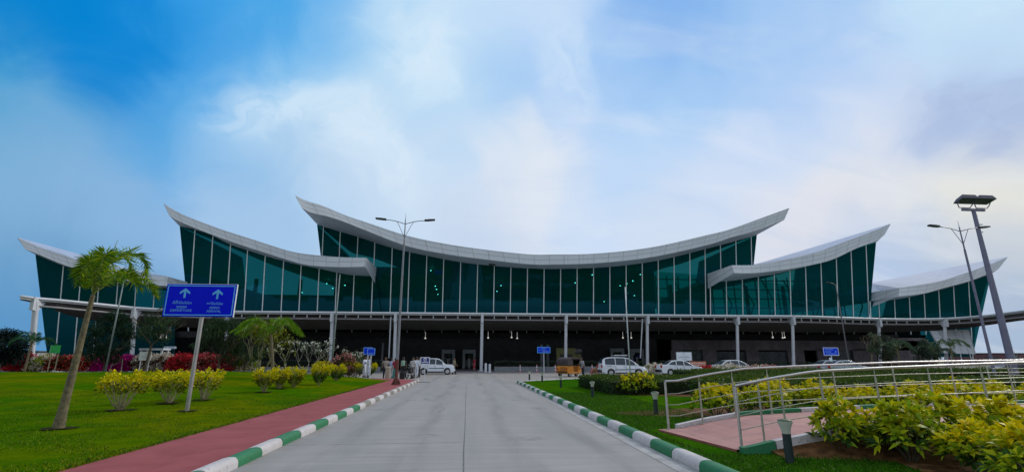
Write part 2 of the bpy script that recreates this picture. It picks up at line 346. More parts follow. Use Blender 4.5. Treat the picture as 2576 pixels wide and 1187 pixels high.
class MB:
    def __init__(s): s.v = []; s.f = []; s.mi = []; s.uv = {}
    def add(s, vs, fs, mi=0):
        n = len(s.v); s.v += [tuple(v) for v in vs]
        for f in fs: s.f.append(tuple(n + i for i in f)); s.mi.append(mi)
        return s
    def box(s, c, d, rz=0.0, mi=0, rx=0.0):
        m = Matrix.Rotation(rz, 3, 'Z') @ Matrix.Rotation(rx, 3, 'X'); c = Vector(c)
        vs = [c + m @ Vector((sx * d[0] / 2, sy * d[1] / 2, sz * d[2] / 2)) for sz in (-1, 1) for sy in (-1, 1) for sx in (-1, 1)]
        return s.add(vs, [(0, 2, 3, 1), (4, 5, 7, 6), (0, 1, 5, 4), (2, 6, 7, 3), (0, 4, 6, 2), (1, 3, 7, 5)], mi)
    def tube(s, pts, rad, n=8, mi=0, cap=True):
        pts = [Vector(p) for p in pts]; k = len(pts)
        if not hasattr(rad, '__len__'): rad = [rad] * k
        ref = None; vs = []
        for i, p in enumerate(pts):
            d = (pts[min(i + 1, k - 1)] - pts[max(i - 1, 0)]).normalized()
            if ref is None: ref = d.orthogonal().normalized()
            u = (ref - d * ref.dot(d))
            u = u.normalized() if u.length > 1e-6 else d.orthogonal().normalized()
            ref = u; w = d.cross(u)
            vs += [p + (u * math.cos(2 * math.pi * j / n) + w * math.sin(2 * math.pi * j / n)) * rad[i] for j in range(n)]
        fs = [(i * n + j, i * n + (j + 1) % n, (i + 1) * n + (j + 1) % n, (i + 1) * n + j) for i in range(k - 1) for j in range(n)]
        if cap: fs += [tuple(range(n - 1, -1, -1)), tuple((k - 1) * n + j for j in range(n))]
        return s.add(vs, fs, mi)
    def lathe(s, c, prof, n=14, mi=0):
        c = Vector(c); vs = []
        for (r, z) in prof: vs += [c + Vector((r * math.cos(2 * math.pi * j / n), r * math.sin(2 * math.pi * j / n), z)) for j in range(n)]
        k = len(prof)
        fs = [(i * n + j, i * n + (j + 1) % n, (i + 1) * n + (j + 1) % n, (i + 1) * n + j) for i in range(k - 1) for j in range(n)]
        fs += [tuple(range(n - 1, -1, -1)), tuple((k - 1) * n + j for j in range(n))]
        return s.add(vs, fs, mi)
    def prism(s, a, b, mi=0):              # two matching outlines
        n = len(a)
        return s.add(list(a) + list(b), [tuple(range(n - 1, -1, -1)), tuple(range(n, 2 * n))] + [(i, (i + 1) % n, n + (i + 1) % n, n + i) for i in range(n)], mi)
    def strip(s, rows, mi=0, closed=False):   # loft rows of equal length
        n = len(rows[0]); vs = [p for r in rows for p in r]
        m = n if closed else n - 1
        fs = [(i * n + j, i * n + (j + 1) % n, (i + 1) * n + (j + 1) % n, (i + 1) * n + j) for i in range(len(rows) - 1) for j in range(m)]
        return s.add(vs, fs, mi)
    def ball(s, c, r, n=8, mi=0, sc=(1, 1, 1)):
        c = Vector(c); prof = [(math.sin(math.pi * i / n), -math.cos(math.pi * i / n)) for i in range(n + 1)]
        prof[0] = (.02, -1); prof[-1] = (.02, 1); k = len(s.v)
        s.lathe((0, 0, 0), [(a * r, z * r) for a, z in prof], n + 2, mi)
        for i in range(k, len(s.v)): s.v[i] = (c.x + s.v[i][0] * sc[0], c.y + s.v[i][1] * sc[1], c.z + s.v[i][2] * sc[2])
        return s
    def mesh(s, name, mats, smooth=False, bevel=0.0, fix=True):
        me = bpy.data.meshes.new(name); me.from_pydata(s.v, [], s.f)
        for m in (mats if isinstance(mats, (list, tuple)) else [mats]): me.materials.append(m)
        me.polygons.foreach_set('material_index', s.mi)
        if fix or bevel:
            bm = bmesh.new(); bm.from_mesh(me)
            if fix: bmesh.ops.recalc_face_normals(bm, faces=bm.faces)
            if bevel: bmesh.ops.bevel(bm, geom=list(bm.edges), offset=bevel, segments=2, affect='EDGES', clamp_overlap=True, profile=.5)
            bm.to_mesh(me); bm.free()
        if smooth: me.polygons.foreach_set('use_smooth', [True] * len(me.polygons))
        me.update(); return me
    def build(s, name, mats, parent=None, loc=(0, 0, 0), rz=0.0, **kw):
        return link(name, s.mesh(name, mats, **kw), parent, loc, rz)
def auto_smooth(me, ang=40):
    me.polygons.foreach_set('use_smooth', [True] * len(me.polygons))
    bm = bmesh.new(); bm.from_mesh(me)
    for e in bm.edges:
        if len(e.link_faces) == 2: e.smooth = e.calc_face_angle(0) < R(ang)
    bm.to_mesh(me); bm.free()
def spl(pts, n):
    """smooth curve through 2-D points, n samples, even in arc length"""
    P = np.array(pts, float); k = len(P)
    E = np.vstack([2 * P[0] - P[1], P, 2 * P[-1] - P[-2]]); out = []
    for i in range(k - 1):
        p0, p1, p2, p3 = E[i:i + 4]
        for t in np.linspace(0, 1, 24, endpoint=False):
            out.append(.5 * (2 * p1 + (p2 - p0) * t + (2 * p0 - 5 * p1 + 4 * p2 - p3) * t * t + (3 * p1 - p0 - 3 * p2 + p3) * t ** 3))
    out.append(P[-1]); out = np.array(out)
    s = np.concatenate([[0], np.cumsum(np.linalg.norm(np.diff(out, axis=0), axis=1))])
    q = np.linspace(0, s[-1], n)
    return np.column_stack([np.interp(q, s, out[:, j]) for j in range(P.shape[1])])
def lerp1(t, ks): return float(np.interp(t, [k[0] for k in ks], [k[1] for k in ks]))

# leaves: n four-cornered blades with their own tint
def leaf_arrays(P, Dr, L, Wd, C, droop=0.15, side=None):
    n = len(P); Dr = Dr / np.maximum(1e-6, np.linalg.norm(Dr, axis=1, keepdims=True))
    if side is None:
        q = RNG.normal(size=(n, 3)); side = np.cross(Dr, q)
    side = side / np.maximum(1e-6, np.linalg.norm(side, axis=1, keepdims=True))
    L = np.broadcast_to(L, (n,))[:, None]; Wd = np.broadcast_to(Wd, (n,))[:, None]
    mid = P + Dr * L * .52; tip = P + Dr * L + np.array([0, 0, -1]) * L * droop
    V = np.stack([P, mid + side * Wd / 2, tip, mid - side * Wd / 2], 1).reshape(-1, 3)
    return V, np.repeat(C, 4, axis=0)
def leaf_mesh(name, parts, mats=None):
    V = np.concatenate([p[0] for p in parts]); C = np.concatenate([p[1] for p in parts])
    me = bpy.data.meshes.new(name); n = len(V) // 4
    me.vertices.add(len(V)); me.vertices.foreach_set('co', V.astype(np.float32).ravel())
    me.loops.add(len(V)); me.loops.foreach_set('vertex_index', np.arange(len(V), dtype=np.int32))
    me.polygons.add(n); me.polygons.foreach_set('loop_start', np.arange(0, 4 * n, 4, dtype=np.int32))
    me.update(calc_edges=True)
    at_ = me.color_attributes.new('Col', 'FLOAT_COLOR', 'POINT')
    at_.data.foreach_set('color', np.column_stack([C, np.ones(len(C))]).astype(np.float32).ravel())
    me.materials.append(mats or LEAF); return me
def tint(n, cols, w=None, jit=.18):
    cols = np.array(cols, float); i = RNG.choice(len(cols), n, p=w)
    return np.clip(cols[i] * RNG.uniform(1 - jit, 1 + jit, (n, 1)), 0, 1)
def rand_dir(n, up=0.0):
    v = RNG.normal(size=(n, 3)); v /= np.linalg.norm(v, axis=1, keepdims=True); v[:, 2] += up
    return v / np.linalg.norm(v, axis=1, keepdims=True)

def font_mesh(body, size, mt, name='lettering', align='CENTER'):
    cu = bpy.data.curves.new(name, 'FONT'); cu.body = body; cu.size = size; cu.align_x = align; cu.align_y = 'CENTER'; cu.extrude = .002
    o = bpy.data.objects.new(name, cu); COL.objects.link(o)
    bpy.context.view_layer.update()
    me = bpy.data.meshes.new_from_object(o.evaluated_get(bpy.context.evaluated_depsgraph_get()))
    bpy.data.objects.remove(o); bpy.data.curves.remove(cu)
    me.materials.clear(); me.materials.append(mt); me.name = name
    return me
def lettering(body, size, mt, parent, loc, align='CENTER', width=None, bold=True):
    me = font_mesh(body, size, mt, align=align)
    o = link('lettering', me, parent, loc); o.rotation_euler = (R(90), 0, 0)
    if width and len(me.vertices):
        xs = [v.co.x for v in me.vertices]; w = max(xs) - min(xs)
        o.scale = (width / w, 1, 1)
    return o
# ------------------------------------------------------------------ ground, roads, lawns
def sstep(x): x = max(0.0, min(1.0, x)); return x * x * (3 - 2 * x)
def lawn_z(X, Y): return .13 + .50 * sstep((Y - 11) / 28) * sstep((-X - 5.5) / 12)
def gl(px, py):                            # point on the left lawn under a photo pixel
    z = .15
    for _ in range(12):
        p = gnd(px, py, min(z, 1.2)); z = .5 * z + .5 * lawn_z(p.x, p.y)
    return p
gr = MB(); gr.add([(-3000, -3000, -.05), (3000, -3000, -.05), (3000, 3000, -.05), (-3000, 3000, -.05)], [(0, 1, 2, 3)])
setp(gr.build('ground', GROUND, fix=False), kind='structure')
rd = MB(); rd.add([(-3.47, -60, 0), (3.47, -60, 0), (3.47, 33, 0), (8, 37, 0), (150, 40, 0), (150, 62, 0), (-150, 62, 0), (-150, 38, 0), (-8, 37, 0), (-3.47, 37, 0)], [tuple(range(10))])
setp(rd.build('road', ROAD, fix=False), kind='structure')
jm = MB()                                  # joints between the concrete bays
def joint(x0, y0, x1, y1, w):
    d = Vector((x1 - x0, y1 - y0, 0)); k = 26; nrm = Vector((-d.y, d.x, 0)).normalized(); rows = []
    for i in range(k + 1):
        p = Vector((x0, y0, .004)) + d * i / k; ww = w * random.uniform(.55, 1.3); off = nrm * random.uniform(-.006, .006)
        rows.append([p + nrm * ww / 2 + off, p - nrm * ww / 2 + off])
    jm.strip(rows)
joint(-.02, -2, -.02, 34, .016)
for (y, a, c) in ((10.2, -3.45, -.03), (27.0, 0, 3.45), (4.6, -.02, 3.45), (33.6, -3.45, 3.45)): joint(a, y, c, y + .03, .013)
setp(jm.build('road_joint', mat('joint_filler', (.13, .135, .145), .8, var=.3)), kind='structure')
lt = MB(); lt.add([(3.0, -8, .005), (3.42, -8, .005), (3.42, 31, .005), (3.25, 24, .005), (3.16, 12, .005)], [tuple(range(5))])
setp(lt.build('road_gutter', mat('gutter_concrete', (.36, .36, .36), .85, var=.2, scale=3, bump=.2)), kind='structure')
pv = MB(); pv.add([(-75, 62, .10), (110, 62, .10), (110, 84, .10), (-75, 84, .10)], [(0, 1, 2, 3)]); pv.box((17, 62.0, .05), (185, .24, .10))
setp(pv.build('forecourt_pavement', mat('forecourt_paving', (.20, .20, .215), .7, var=.15, scale=1.5)), kind='structure')
# footpath
fp = MB(); fp.add([(-5.5, -14, .128), (-3.66, -14, .128), (-3.66, 37, .128), (-6.2, 39.4, .128), (-9.5, 39.6, .128), (-5.5, 35, .128)], [tuple(range(6))])
setp(fp.build('footpath', PATHM, fix=False), kind='structure')
# left lawn
xs = np.concatenate([np.linspace(-5.47, -30, 46), np.linspace(-31, -90, 20)])
def lawn_far(X): return 41.2 - 1.2 * sstep((X + 16) / 10) + (0 if X < -9 else -3.5 * sstep((X + 9) / 3.5))
rows = []
for X in xs:
    yf = lawn_far(X)
    rows.append([(X, y, lawn_z(X, y) + .025 * math.sin(X * 1.7 + y * .9) * math.sin(y * 1.31 - X * .4) * sstep((-X - 5.5) / 1.5)) for y in np.linspace(-14, yf, 70)])
lm = MB(); lm.strip(rows)
lm.strip([[(X, lawn_far(X), lawn_z(X, lawn_far(X))) for X in xs], [(X, lawn_far(X) + .6, -.05) for X in xs]])
setp(lm.build('lawn', LAWN_L, smooth=True), kind='structure')
# right lawn
ro = [(3.66, -14), (3.66, 32.6), (4.3, 34.6), (8, 38.2), (14, 42.6), (75, 44), (75, -14)]
rl = MB(); rl.prism([(x, y, -.04) for x, y in ro], [(x, y, .13) for x, y in ro])
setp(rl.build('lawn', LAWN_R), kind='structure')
def patch(name, m, cx, cy, rx, ry, z, seed, n=40, rot=0):
    rr = random.Random(seed); ph = [rr.uniform(0, 6.28) for _ in range(4)]; pts = []
    for i in range(n):
        a = 2 * math.pi * i / n; k = 1 + .12 * math.sin(3 * a + ph[0]) + .08 * math.sin(5 * a + ph[1]) + .05 * math.sin(9 * a + ph[2])
        x, y = rx * k * math.cos(a), ry * k * math.sin(a)
        pts.append((cx + x * math.cos(rot) - y * math.sin(rot), cy + x * math.sin(rot) + y * math.cos(rot), z))
    b = MB(); b.add(pts, [tuple(range(n))])
    return setp(b.build(name, m, fix=False), kind='structure')
patch('flower_bed', SOIL, 9.6, 5.2, 3.75, 3.0, .136, 1)
patch('flower_bed', SOIL, 9.6, 13.2, 4.6, 2.3, .136, 2)
patch('flower_bed', SOIL, 13.5, 21.5, 6.8, 2.6, .136, 3)
patch('flower_bed', SOIL, 18.5, 12.4, 6.5, 1.8, .136, 5)
# kerbs
def kerb(xin, xout, y0, y1, skip_green_from, seed):
    rr = random.Random(seed); b = MB(); y = y0; i = 0; sgn = 1 if xout > xin else -1
    prof = [(0, -.03), (0, .075), (.018, .12), (.05, .148), (.10, .156), (.17, .150), (.225, .138), (.23, .05)]
    while y < y1:
        ln = rr.uniform(.88, 1.02)
        mi = 0 if i % 2 == 0 else (1 if y < skip_green_from else 2)
        jx, jz = rr.uniform(-.012, .012), rr.uniform(-.008, .006)
        ks = np.linspace(0, 1, 7)
        rws = []
        for k in ks:
            e = .985 if k in (0.0, 1.0) else 1.0
            rws.append([(xin + sgn * (px_ * 1.0) + jx, y + ln * k + (.008 if k == 0 else -.008 if k == 1 else 0), pz * e + jz) for px_, pz in prof])
        b.strip(rws, mi); n = len(prof); base = len(b.v)
        b.f.append(tuple(range(base - n, base))); b.mi.append(mi); b.f.append(tuple(range(base - 7 * n, base - 6 * n))); b.mi.append(mi)
        y += ln; i += 1
    o = b.build('kerb', [KW, KG, KD], smooth=False); auto_smooth(o.data, 50)
    return setp(o, kind='structure')
kerb(-3.45, -3.68, 1.6, 36.6, 16.5, 5)
kerb(3.45, 3.68, 3.55, 33.2, 99, 6)
bl = MB()                                   # broken white end stone nearest the camera
bl.prism([(3.42, 1.5, -.02), (3.86, 1.5, -.02), (3.82, 3.42, -.02), (3.44, 3.50, -.02)], [(3.48, 1.5, .17), (3.80, 1.5, .15), (3.74, 3.36, .13), (3.50, 3.44, .17)])
o = bl.build('kerb', [KW], bevel=.03); setp(o, kind='structure')
cz = MB()                                   # kerb that turns along the cross road
for k in range(13):
    t0 = k / 13; a = Vector((4.0, 34.0, 0)).lerp(Vector((15, 43.2, 0)), t0); c = Vector((4.0, 34.0, 0)).lerp(Vector((15, 43.2, 0)), t0 + .07); d = (c - a)
    cz.box(((a + c) / 2) + Vector((0, 0, .08)), (d.length - .02, .22, .17), rz=math.atan2(d.y, d.x), mi=0 if k < 2 or k % 2 == 0 else 2)
setp(cz.build('kerb', [KW, KG, KD], bevel=.03), kind='structure')

# tiled ramp between the two railings
RZ = [(4.0, .165), (4.5, .17), (5.2, .30), (6.05, .42), (7.3, .475), (10.2, .57), (16, .63), (40, .66)]
def deck_z(x): return lerp1(x, RZ)
YN, YFAR = 8.05, 10.45
rmp = MB(); top0 = []; top1 = []
for i, x in enumerate(list(np.linspace(0, 6, 25)) + [8, 12, 20, 30]):
    a = (4.42 + x, YN); c = (4.06 + x, YFAR)
    top0.append((a[0], a[1], deck_z(a[0]))); top1.append((c[0], c[1], deck_z(c[0])))
rmp.strip([top0, top1])
rmp.strip([[top0[0], top1[0]], [(top0[0][0] - .03, top0[0][1], .0), (top1[0][0] - .03, top1[0][1], .0)]], mi=1)
setp(rmp.build('ramp_path', [TILE, mat('ramp_riser', (.22, .07, .055), .8, var=.3, scale=5)]), kind='structure')
rk = MB()
def ramp_kerb(y, x0, x1, mi, h=.075):
    n = 5
    for i in range(n):
        a, c = x0 + (x1 - x0) * i / n, x0 + (x1 - x0) * (i + 1) / n
        za, zc = deck_z(a), deck_z(c)
        rk.prism([(a, y - .09, -.02), (a, y + .09, -.02), (a, y + .07, za + h), (a, y - .07, za + h)], [(c, y - .09, -.02), (c, y + .09, -.02), (c, y + .07, zc + h), (c, y - .07, zc + h)], mi)
x = 4.5; k = 0
while x < 30: ramp_kerb(YFAR + .10, x, x + 1.4, k % 2); x += 1.42; k += 1
x = 4.45; k = 1
def near_kerb(x0, x1, mi):
    n = 5; y = YN - .09
    for i in range(n):
        a, c = x0 + (x1 - x0) * i / n, x0 + (x1 - x0) * (i + 1) / n; za, zc = deck_z(a), deck_z(c)
        rk.prism([(a, y - .08, za - .12), (a, y + .08, za - .12), (a, y + .06, za + .05), (a, y - .06, za + .05)], [(c, y - .08, zc - .12), (c, y + .08, zc - .12), (c, y + .06, zc + .05), (c, y - .06, zc + .05)], mi)
near_kerb(4.45, 5.0, 1); x = 5.02; k = 0
while x < 30: near_kerb(x, x + 1.4, k % 2); x += 1.42; k += 1
bank = MB(); bxs_ = np.linspace(4.9, 30, 40)
bank.strip([[(x_, YN - .16, deck_z(x_) - .07) for x_ in bxs_], [(x_, YN - .55 - .5 * min(1, (x_ - 4.9) / 2), .12) for x_ in bxs_]])
setp(bank.build('soil_bank', SOIL), kind='structure')
setp(rk.build('kerb', [KW, KG]), kind='structure')

patch('flower_bed', SOIL, -36, 43.8, 24, 2.6, .02, 7)
patch('flower_bed', SOIL, -13.5, 41.9, 5.5, 1.5, .021, 8)
patch('flower_bed', SOIL, 62, 55, 16, 3.0, .02, 9)

# dark belt of trees behind the viewer, mirrored in the wall glass
n = 9000; tx = RNG.uniform(-190, 190, n); th = 9 + 3.5 * np.sin(tx * .11) + 2.5 * np.sin(tx * .31 + 1)
TBP = np.column_stack([tx, -95 + RNG.normal(0, 5, n), RNG.random(n) ** .7 * th])
# ------------------------------------------------------------------ terminal building
T = thing('terminal_building', 'long airport terminal with teal glass walls and five upswept grey roofs', 'terminal', (12, 78, 0))
def tl(p): return (p[0] - 12, p[1] - 78, p[2])
def under(parent_mb, name, m, parent, **kw): return parent_mb.build(name, m, parent, **kw)
YG_C, YG_W, YG_F = 77.6, 77.2, 76.8
BLK = [
 dict(n='center', yg=YG_C,
  A=[(743, 493), (772, 507), (810, 518), (870, 543), (924, 561), (1022, 593), (1112, 612.5), (1206, 627), (1328, 640.5), (1389, 641), (1502, 638.5), (1638, 623), (1781, 591.5), (1838, 577), (1937, 541.5), (1985.5, 524)],
  B=[(759, 523), (785, 537), (810, 541), (860, 556), (912, 576.5), (1022, 618.5), (1121, 639), (1211, 651.5), (1328, 664.5), (1389, 665.5), (1502, 662), (1638, 647), (1781, 616), (1838, 597.5), (1900, 581), (1973, 553)],
  C=[(797.5, 565), (810, 569.5), (900, 596), (986, 624), (1070, 642.5), (1158, 659.5), (1241, 669), (1328, 675), (1410, 676.6), (1532, 671.5), (1655, 655.5), (1775, 626.5), (1850, 606.7), (1904, 591)],
  over=[(0, 7.5), (.08, 6.2), (.25, 4.2), (.5, 3.4), (.75, 3.2), (.9, 2.2), (1, 1.4)],
  poly=[(1896, 668), (1800, 690), (1786, 800), (958, 800), (945, 690), (808, 655)],
  mull=[811.6, 854.6, 899.6, 942.6, 983.5, 1027.7, 1071.5, 1114.5, 1157.5, 1200.5, 1242.6, 1284.5, 1326.4, 1368.4, 1410, 1451.6, 1492.9, 1534, 1575, 1615.7, 1656, 1696, 1736, 1773, 1812, 1851, 1889.8]),
 dict(n='wing_l', yg=YG_W,
  A=[(412, 513), (430, 525), (470, 545), (552, 576), (634, 602.5), (716, 629), (757, 638), (806, 643.5), (863, 648), (922, 649.5)],
  B=[(425.5, 542), (445, 554), (486, 572), (576, 606), (675, 638.5), (757, 663.5), (806, 670), (863, 672), (918, 671)],
  C=[(452, 569.5), (486, 576.5), (531, 591.5), (576, 613.5), (621, 629), (667, 643.5), (714, 657), (759, 668), (804, 676), (851, 686.5), (891, 692.5), (945, 695)],
  over=[(0, 1.6), (.15, 1.5), (.5, 1.6), (.75, 3.2), (1, 7.6)],
  poly=[(960, 800), (474, 800)], cap='r',
  mull=[481, 527.5, 573.5, 617.5, 663, 710.2, 755, 800.8, 845.8, 889.6, 936.5]),
 dict(n='wing_r', yg=YG_W,
  A=[(1840.5, 668), (1894, 667.5), (1935, 662), (1977, 654), (2056, 634.5), (2135, 605.5), (2200, 581), (2240, 564.4)],
  B=[(1846.5, 687), (1880, 687.5), (1910, 686), (1977, 678), (2044, 666), (2096, 652), (2155, 624.5), (2204, 606), (2225.6, 590.2)],
  C=[(1785, 708.5), (1827, 707.5), (1868, 702.5), (1908, 696), (1947, 690), (1987, 680.7), (2026, 671), (2064, 660), (2103, 644.5), (2141, 630.5), (2177, 616), (2204, 610)],
  D=[(1848, 667), (1894, 665), (1980, 641), (2056, 618.5), (2135, 594.5), (2240, 562.4)],
  over=[(0, 7.6), (.25, 3.2), (.5, 1.6), (.85, 1.0), (1, .9)],
  poly=[(2190, 760), (2187, 800), (1787, 800)], cap='l',
  mull=[1786.5, 1827, 1867.4, 1907.7, 1948, 1988, 2027.6, 2066.7, 2106, 2144, 2182.6]),
 dict(n='far_l', yg=YG_F,
  A=[(44, 599), (102, 623), (164, 643), (196, 655), (260, 672), (320, 684), (384.7, 694.6), (421.6, 696.5)],
  B=[(63.4, 627), (90, 637), (164, 667.5), (196, 675), (260, 692), (320, 706), (384.7, 717), (420, 719)],
  C=[(89, 640), (157.6, 668), (200, 679), (260, 696), (320, 710), (385, 722), (464, 729)],
  D=[(44, 597), (123, 618), (209, 642), (300, 668), (421, 694)],
  over=[(0, 1.2), (.15, 1.2), (.5, 1.6), (1, 5)],
  poly=[(474, 800), (440, 815), (440, 897), (119, 897), (105, 770)], cap='r',
  mull=[157, 203, 250, 297.5, 344, 391, 437]),
 dict(n='far_r', yg=YG_F,
  A=[(2263, 724.8), (2350, 711), (2406, 695.5), (2485, 667.5), (2534, 647.6)],
  B=[(2259, 745.8), (2322.6, 738.2), (2382, 722), (2441, 706), (2491, 686), (2512.5, 676)],
  C=[(2188, 758), (2249, 753.5), (2287, 747.3), (2324.6, 739.4), (2362, 730), (2400, 719.6), (2437, 709), (2493, 689)],
  D=[(2186, 712), (2350, 681), (2420, 667), (2534, 645.5)],
  over=[(0, 5), (.5, 1.6), (.85, 1), (1, .9)],
  poly=[(2480, 720), (2455, 812), (2447, 897), (2332, 897), (2332, 815), (2190, 812)], cap='l',
  mull=[2189, 2211, 2250.5, 2288, 2325.7, 2363, 2400.8, 2439.5]),
]
for bk_ in BLK:
    n = 61; yg = bk_['yg']
    A2, B2, C2 = spl(bk_['A'], n), spl(bk_['B'], n), spl(bk_['C'], n)
    Cw = [atlean(x, y, yg) for x, y in C2]
    Bw, Aw = [], []
    for i in range(n):
        t_ = i / (n - 1); yb = Cw[i].y - lerp1(t_, bk_['over'])
        Bw.append(at(*B2[i], yb)); Aw.append(at(*A2[i], yb + .25))
    if 'D' in bk_:
        D2 = spl(bk_['D'], n); Dw = [at(*D2[i], Aw[i].y + .8 + 24 * math.sin(math.pi * min(1, (i if bk_['n'].endswith('r') else n - 1 - i) / (n - 1) * .0 + 1) / 2) * (1 - .97 * (((i / (n - 1)) if bk_['n'].endswith('r') else (1 - i / (n - 1))) ** 2))) for i in range(n)]
    else:
        Dw = [a + Vector((0, 27, -.8)) for a in Aw]
    CX = [p.x for p in Cw]; Cs = []
    for i in range(n):
        xq = min(max(Bw[i].x, CX[0]), CX[-1]); Cs.append(Vector((xq, float(np.interp(xq, CX, [p.y for p in Cw])), float(np.interp(xq, CX, [p.z for p in Cw])) + .015)))
    Ew = [Vector((b_.x, d.y, min(d.z - .25, b_.z))) for d, b_ in zip(Dw, Bw)]
    rb = MB()
    rb.strip([[tl(p) for p in Aw], [tl(p) for p in Dw]], 0)
    rb.strip([[tl(p) for p in Dw], [tl(p) for p in Ew]], 0)
    rb.strip([[tl(p) for p in Cs], [tl(p) for p in Ew]], 1)
    rb.strip([[tl(p) for p in Bw], [tl(p) for p in Cs]], 1)
    for i in (0, n - 1):
        rb.add([tl(Aw[i]), tl(Dw[i]), tl(Ew[i]), tl(Cs[i]), tl(Bw[i])], [(0, 1, 2, 3, 4)], 0)
    roof = rb.build('roof', [ROOFTOP, SOFFIT], T, fix=False); auto_smooth(roof.data, 30)
    # panelled fascia with side return
    me_v, me_f, uvs = [], [], []
    u = 0; lift = Vector((0, -.012, .0))
    def frow(p, q, u):
        for k in range(4):
            w = p.lerp(q, k / 3); me_v.append(tl(w + lift)); uvs.append((u, (p - q).length * (1 - k / 3)))
    for i in range(n):
        if i: u += (Aw[i] - Aw[i - 1]).length
        frow(Aw[i] + Vector((0, 0, .06)), Bw[i], u)
    for i in range(n - 1):
        for k in range(3): a = i * 4 + k; me_f.append((a, a + 1, a + 5, a + 4))
    if bk_.get('cap'):
        e = n - 1 if bk_['cap'] == 'r' else 0; base = len(me_v); L = lerp1(e / (n - 1), bk_['over']) + .9; sx = .014 if e else -.014
        for s_ in (0, .5, 1):
            frow(Aw[e] + Vector((sx, L * s_, .06)), Bw[e] + Vector((sx, L * s_, -1.2 * s_)), L * s_)
        for i in range(2):
            for k in range(3): a = base + i * 4 + k; me_f.append((a, a + 1, a + 5, a + 4))
    me = bpy.data.meshes.new('fascia'); me.from_pydata(me_v, [], me_f); me.materials.append(FASCIA)
    ul = me.uv_layers.new(name='UVMap')
    for lp in me.loops: ul.data[lp.index].uv = uvs[lp.vertex_index]
    me.polygons.foreach_set('use_smooth', [True] * len(me.polygons)); me.update()
    link('fascia', me, roof)
    # glass
    gm = MB(); ring = [tl(p + Vector((0, 0, .02))) for p in Cw] + [tl(atlean(x, y, yg)) for x, y in bk_['poly']]
    gm.add(ring, [tuple(range(len(ring) - 1, -1, -1))])
    gw = gm.build('glass_wall', TEAL, T, fix=False)
    cx = [p.x for p in Cw]; cz_ = [p.z for p in Cw]
    polyw = [atlean(x, y, yg) for x, y in bk_['poly']]
    for mx_ in bk_['mull']:
        ym = {'center': 720, 'wing_l': 725, 'wing_r': 725, 'far_l': 705, 'far_r': 770}[bk_['n']]
        if bk_['n'] == 'center' and (mx_ < 950 or mx_ > 1765): ym = 620
        X = atlean(mx_, ym, yg).x
        zt = float(np.interp(X, cx, cz_)); zb = 5.6
        if bk_['n'] == 'far_l' and mx_ < 260: zb = .1
        if bk_['n'] == 'far_r' and mx_ > 2430: zb = .1
        if bk_['n'] == 'center':
            if mx_ < 945: zb = atlean(mx_, 655 + (mx_ - 808) * .3, yg).z
            if mx_ > 1790: zb = atlean(mx_, 690 - (mx_ - 1800) * .2, yg).z
        y = lambda z: yg - LEAN * z - .06
        mb_ = MB(); w = .065
        p0, p1 = Vector(tl((X, y(zb), zb))), Vector(tl((X, y(zt), zt)))
        q = [Vector((-w, 0, 0)), Vector((w, 0, 0)), Vector((w, .12, 0)), Vector((-w, .12, 0))]
        mb_.prism([p0 + a for a in q], [p1 + a for a in q])
        mb_.build('mullion', MULL, gw)
    # side walls of glass going back
    for e in (0, n - 1):
        pb = polyw[-1] if e == 0 else polyw[0]
        if bk_['n'] in ('far_l',) and e: continue
        if bk_['n'] in ('far_r',) and not e: continue
        if bk_['n'] == 'far_l': pb = atlean(119, 897, yg)
        if bk_['n'] == 'far_r': pb = atlean(2447, 897, yg)
        sw = MB(); c0 = Cw[e]; sw.add([tl(c0), tl(pb), tl(pb + Vector((0, 21, 0))), tl(c0 + Vector((0, 21, -.4)))], [(0, 1, 2, 3)])
        sw.build('side_glass', TEAL, T, fix=False)
# inner shell seen through the glass
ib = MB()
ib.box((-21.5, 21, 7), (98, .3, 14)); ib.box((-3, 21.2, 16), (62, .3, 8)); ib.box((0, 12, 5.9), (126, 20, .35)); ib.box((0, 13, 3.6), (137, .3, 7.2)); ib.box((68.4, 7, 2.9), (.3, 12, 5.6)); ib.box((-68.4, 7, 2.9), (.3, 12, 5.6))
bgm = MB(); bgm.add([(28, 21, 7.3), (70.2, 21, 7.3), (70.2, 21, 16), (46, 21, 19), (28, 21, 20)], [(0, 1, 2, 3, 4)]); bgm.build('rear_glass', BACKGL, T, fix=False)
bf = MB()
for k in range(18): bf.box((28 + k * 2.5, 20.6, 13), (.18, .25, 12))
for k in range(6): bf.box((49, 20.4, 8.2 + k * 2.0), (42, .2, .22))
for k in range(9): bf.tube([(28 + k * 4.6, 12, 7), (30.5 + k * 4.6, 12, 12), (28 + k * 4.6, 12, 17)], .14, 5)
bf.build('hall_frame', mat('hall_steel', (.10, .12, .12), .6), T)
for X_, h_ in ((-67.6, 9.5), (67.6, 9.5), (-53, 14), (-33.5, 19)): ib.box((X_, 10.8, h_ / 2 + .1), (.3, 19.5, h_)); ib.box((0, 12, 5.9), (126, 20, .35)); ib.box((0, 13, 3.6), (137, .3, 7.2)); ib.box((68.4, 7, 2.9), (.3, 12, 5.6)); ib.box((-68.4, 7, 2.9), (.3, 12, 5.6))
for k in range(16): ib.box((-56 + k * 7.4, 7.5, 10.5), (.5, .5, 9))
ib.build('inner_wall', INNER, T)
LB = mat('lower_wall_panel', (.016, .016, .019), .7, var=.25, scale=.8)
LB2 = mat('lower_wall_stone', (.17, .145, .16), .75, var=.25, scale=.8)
lb = MB(); lb.box((0, -1.2, 5.15), (122, .5, .9)); lb.box((-20, 2.6, 2.8), (80, .3, 5.0))
lb.build('lower_wall', LB, T)
def bx(px0, py0, px1, py1, Y, d):          # box filling a pixel rectangle at distance Y
    a, c = at(px0, py1, Y), at(px1, py0, Y)
    return ((a.x + c.x) / 2, Y, (a.z + c.z) / 2), (abs(c.x - a.x), d, abs(c.z - a.z))
l2 = MB()
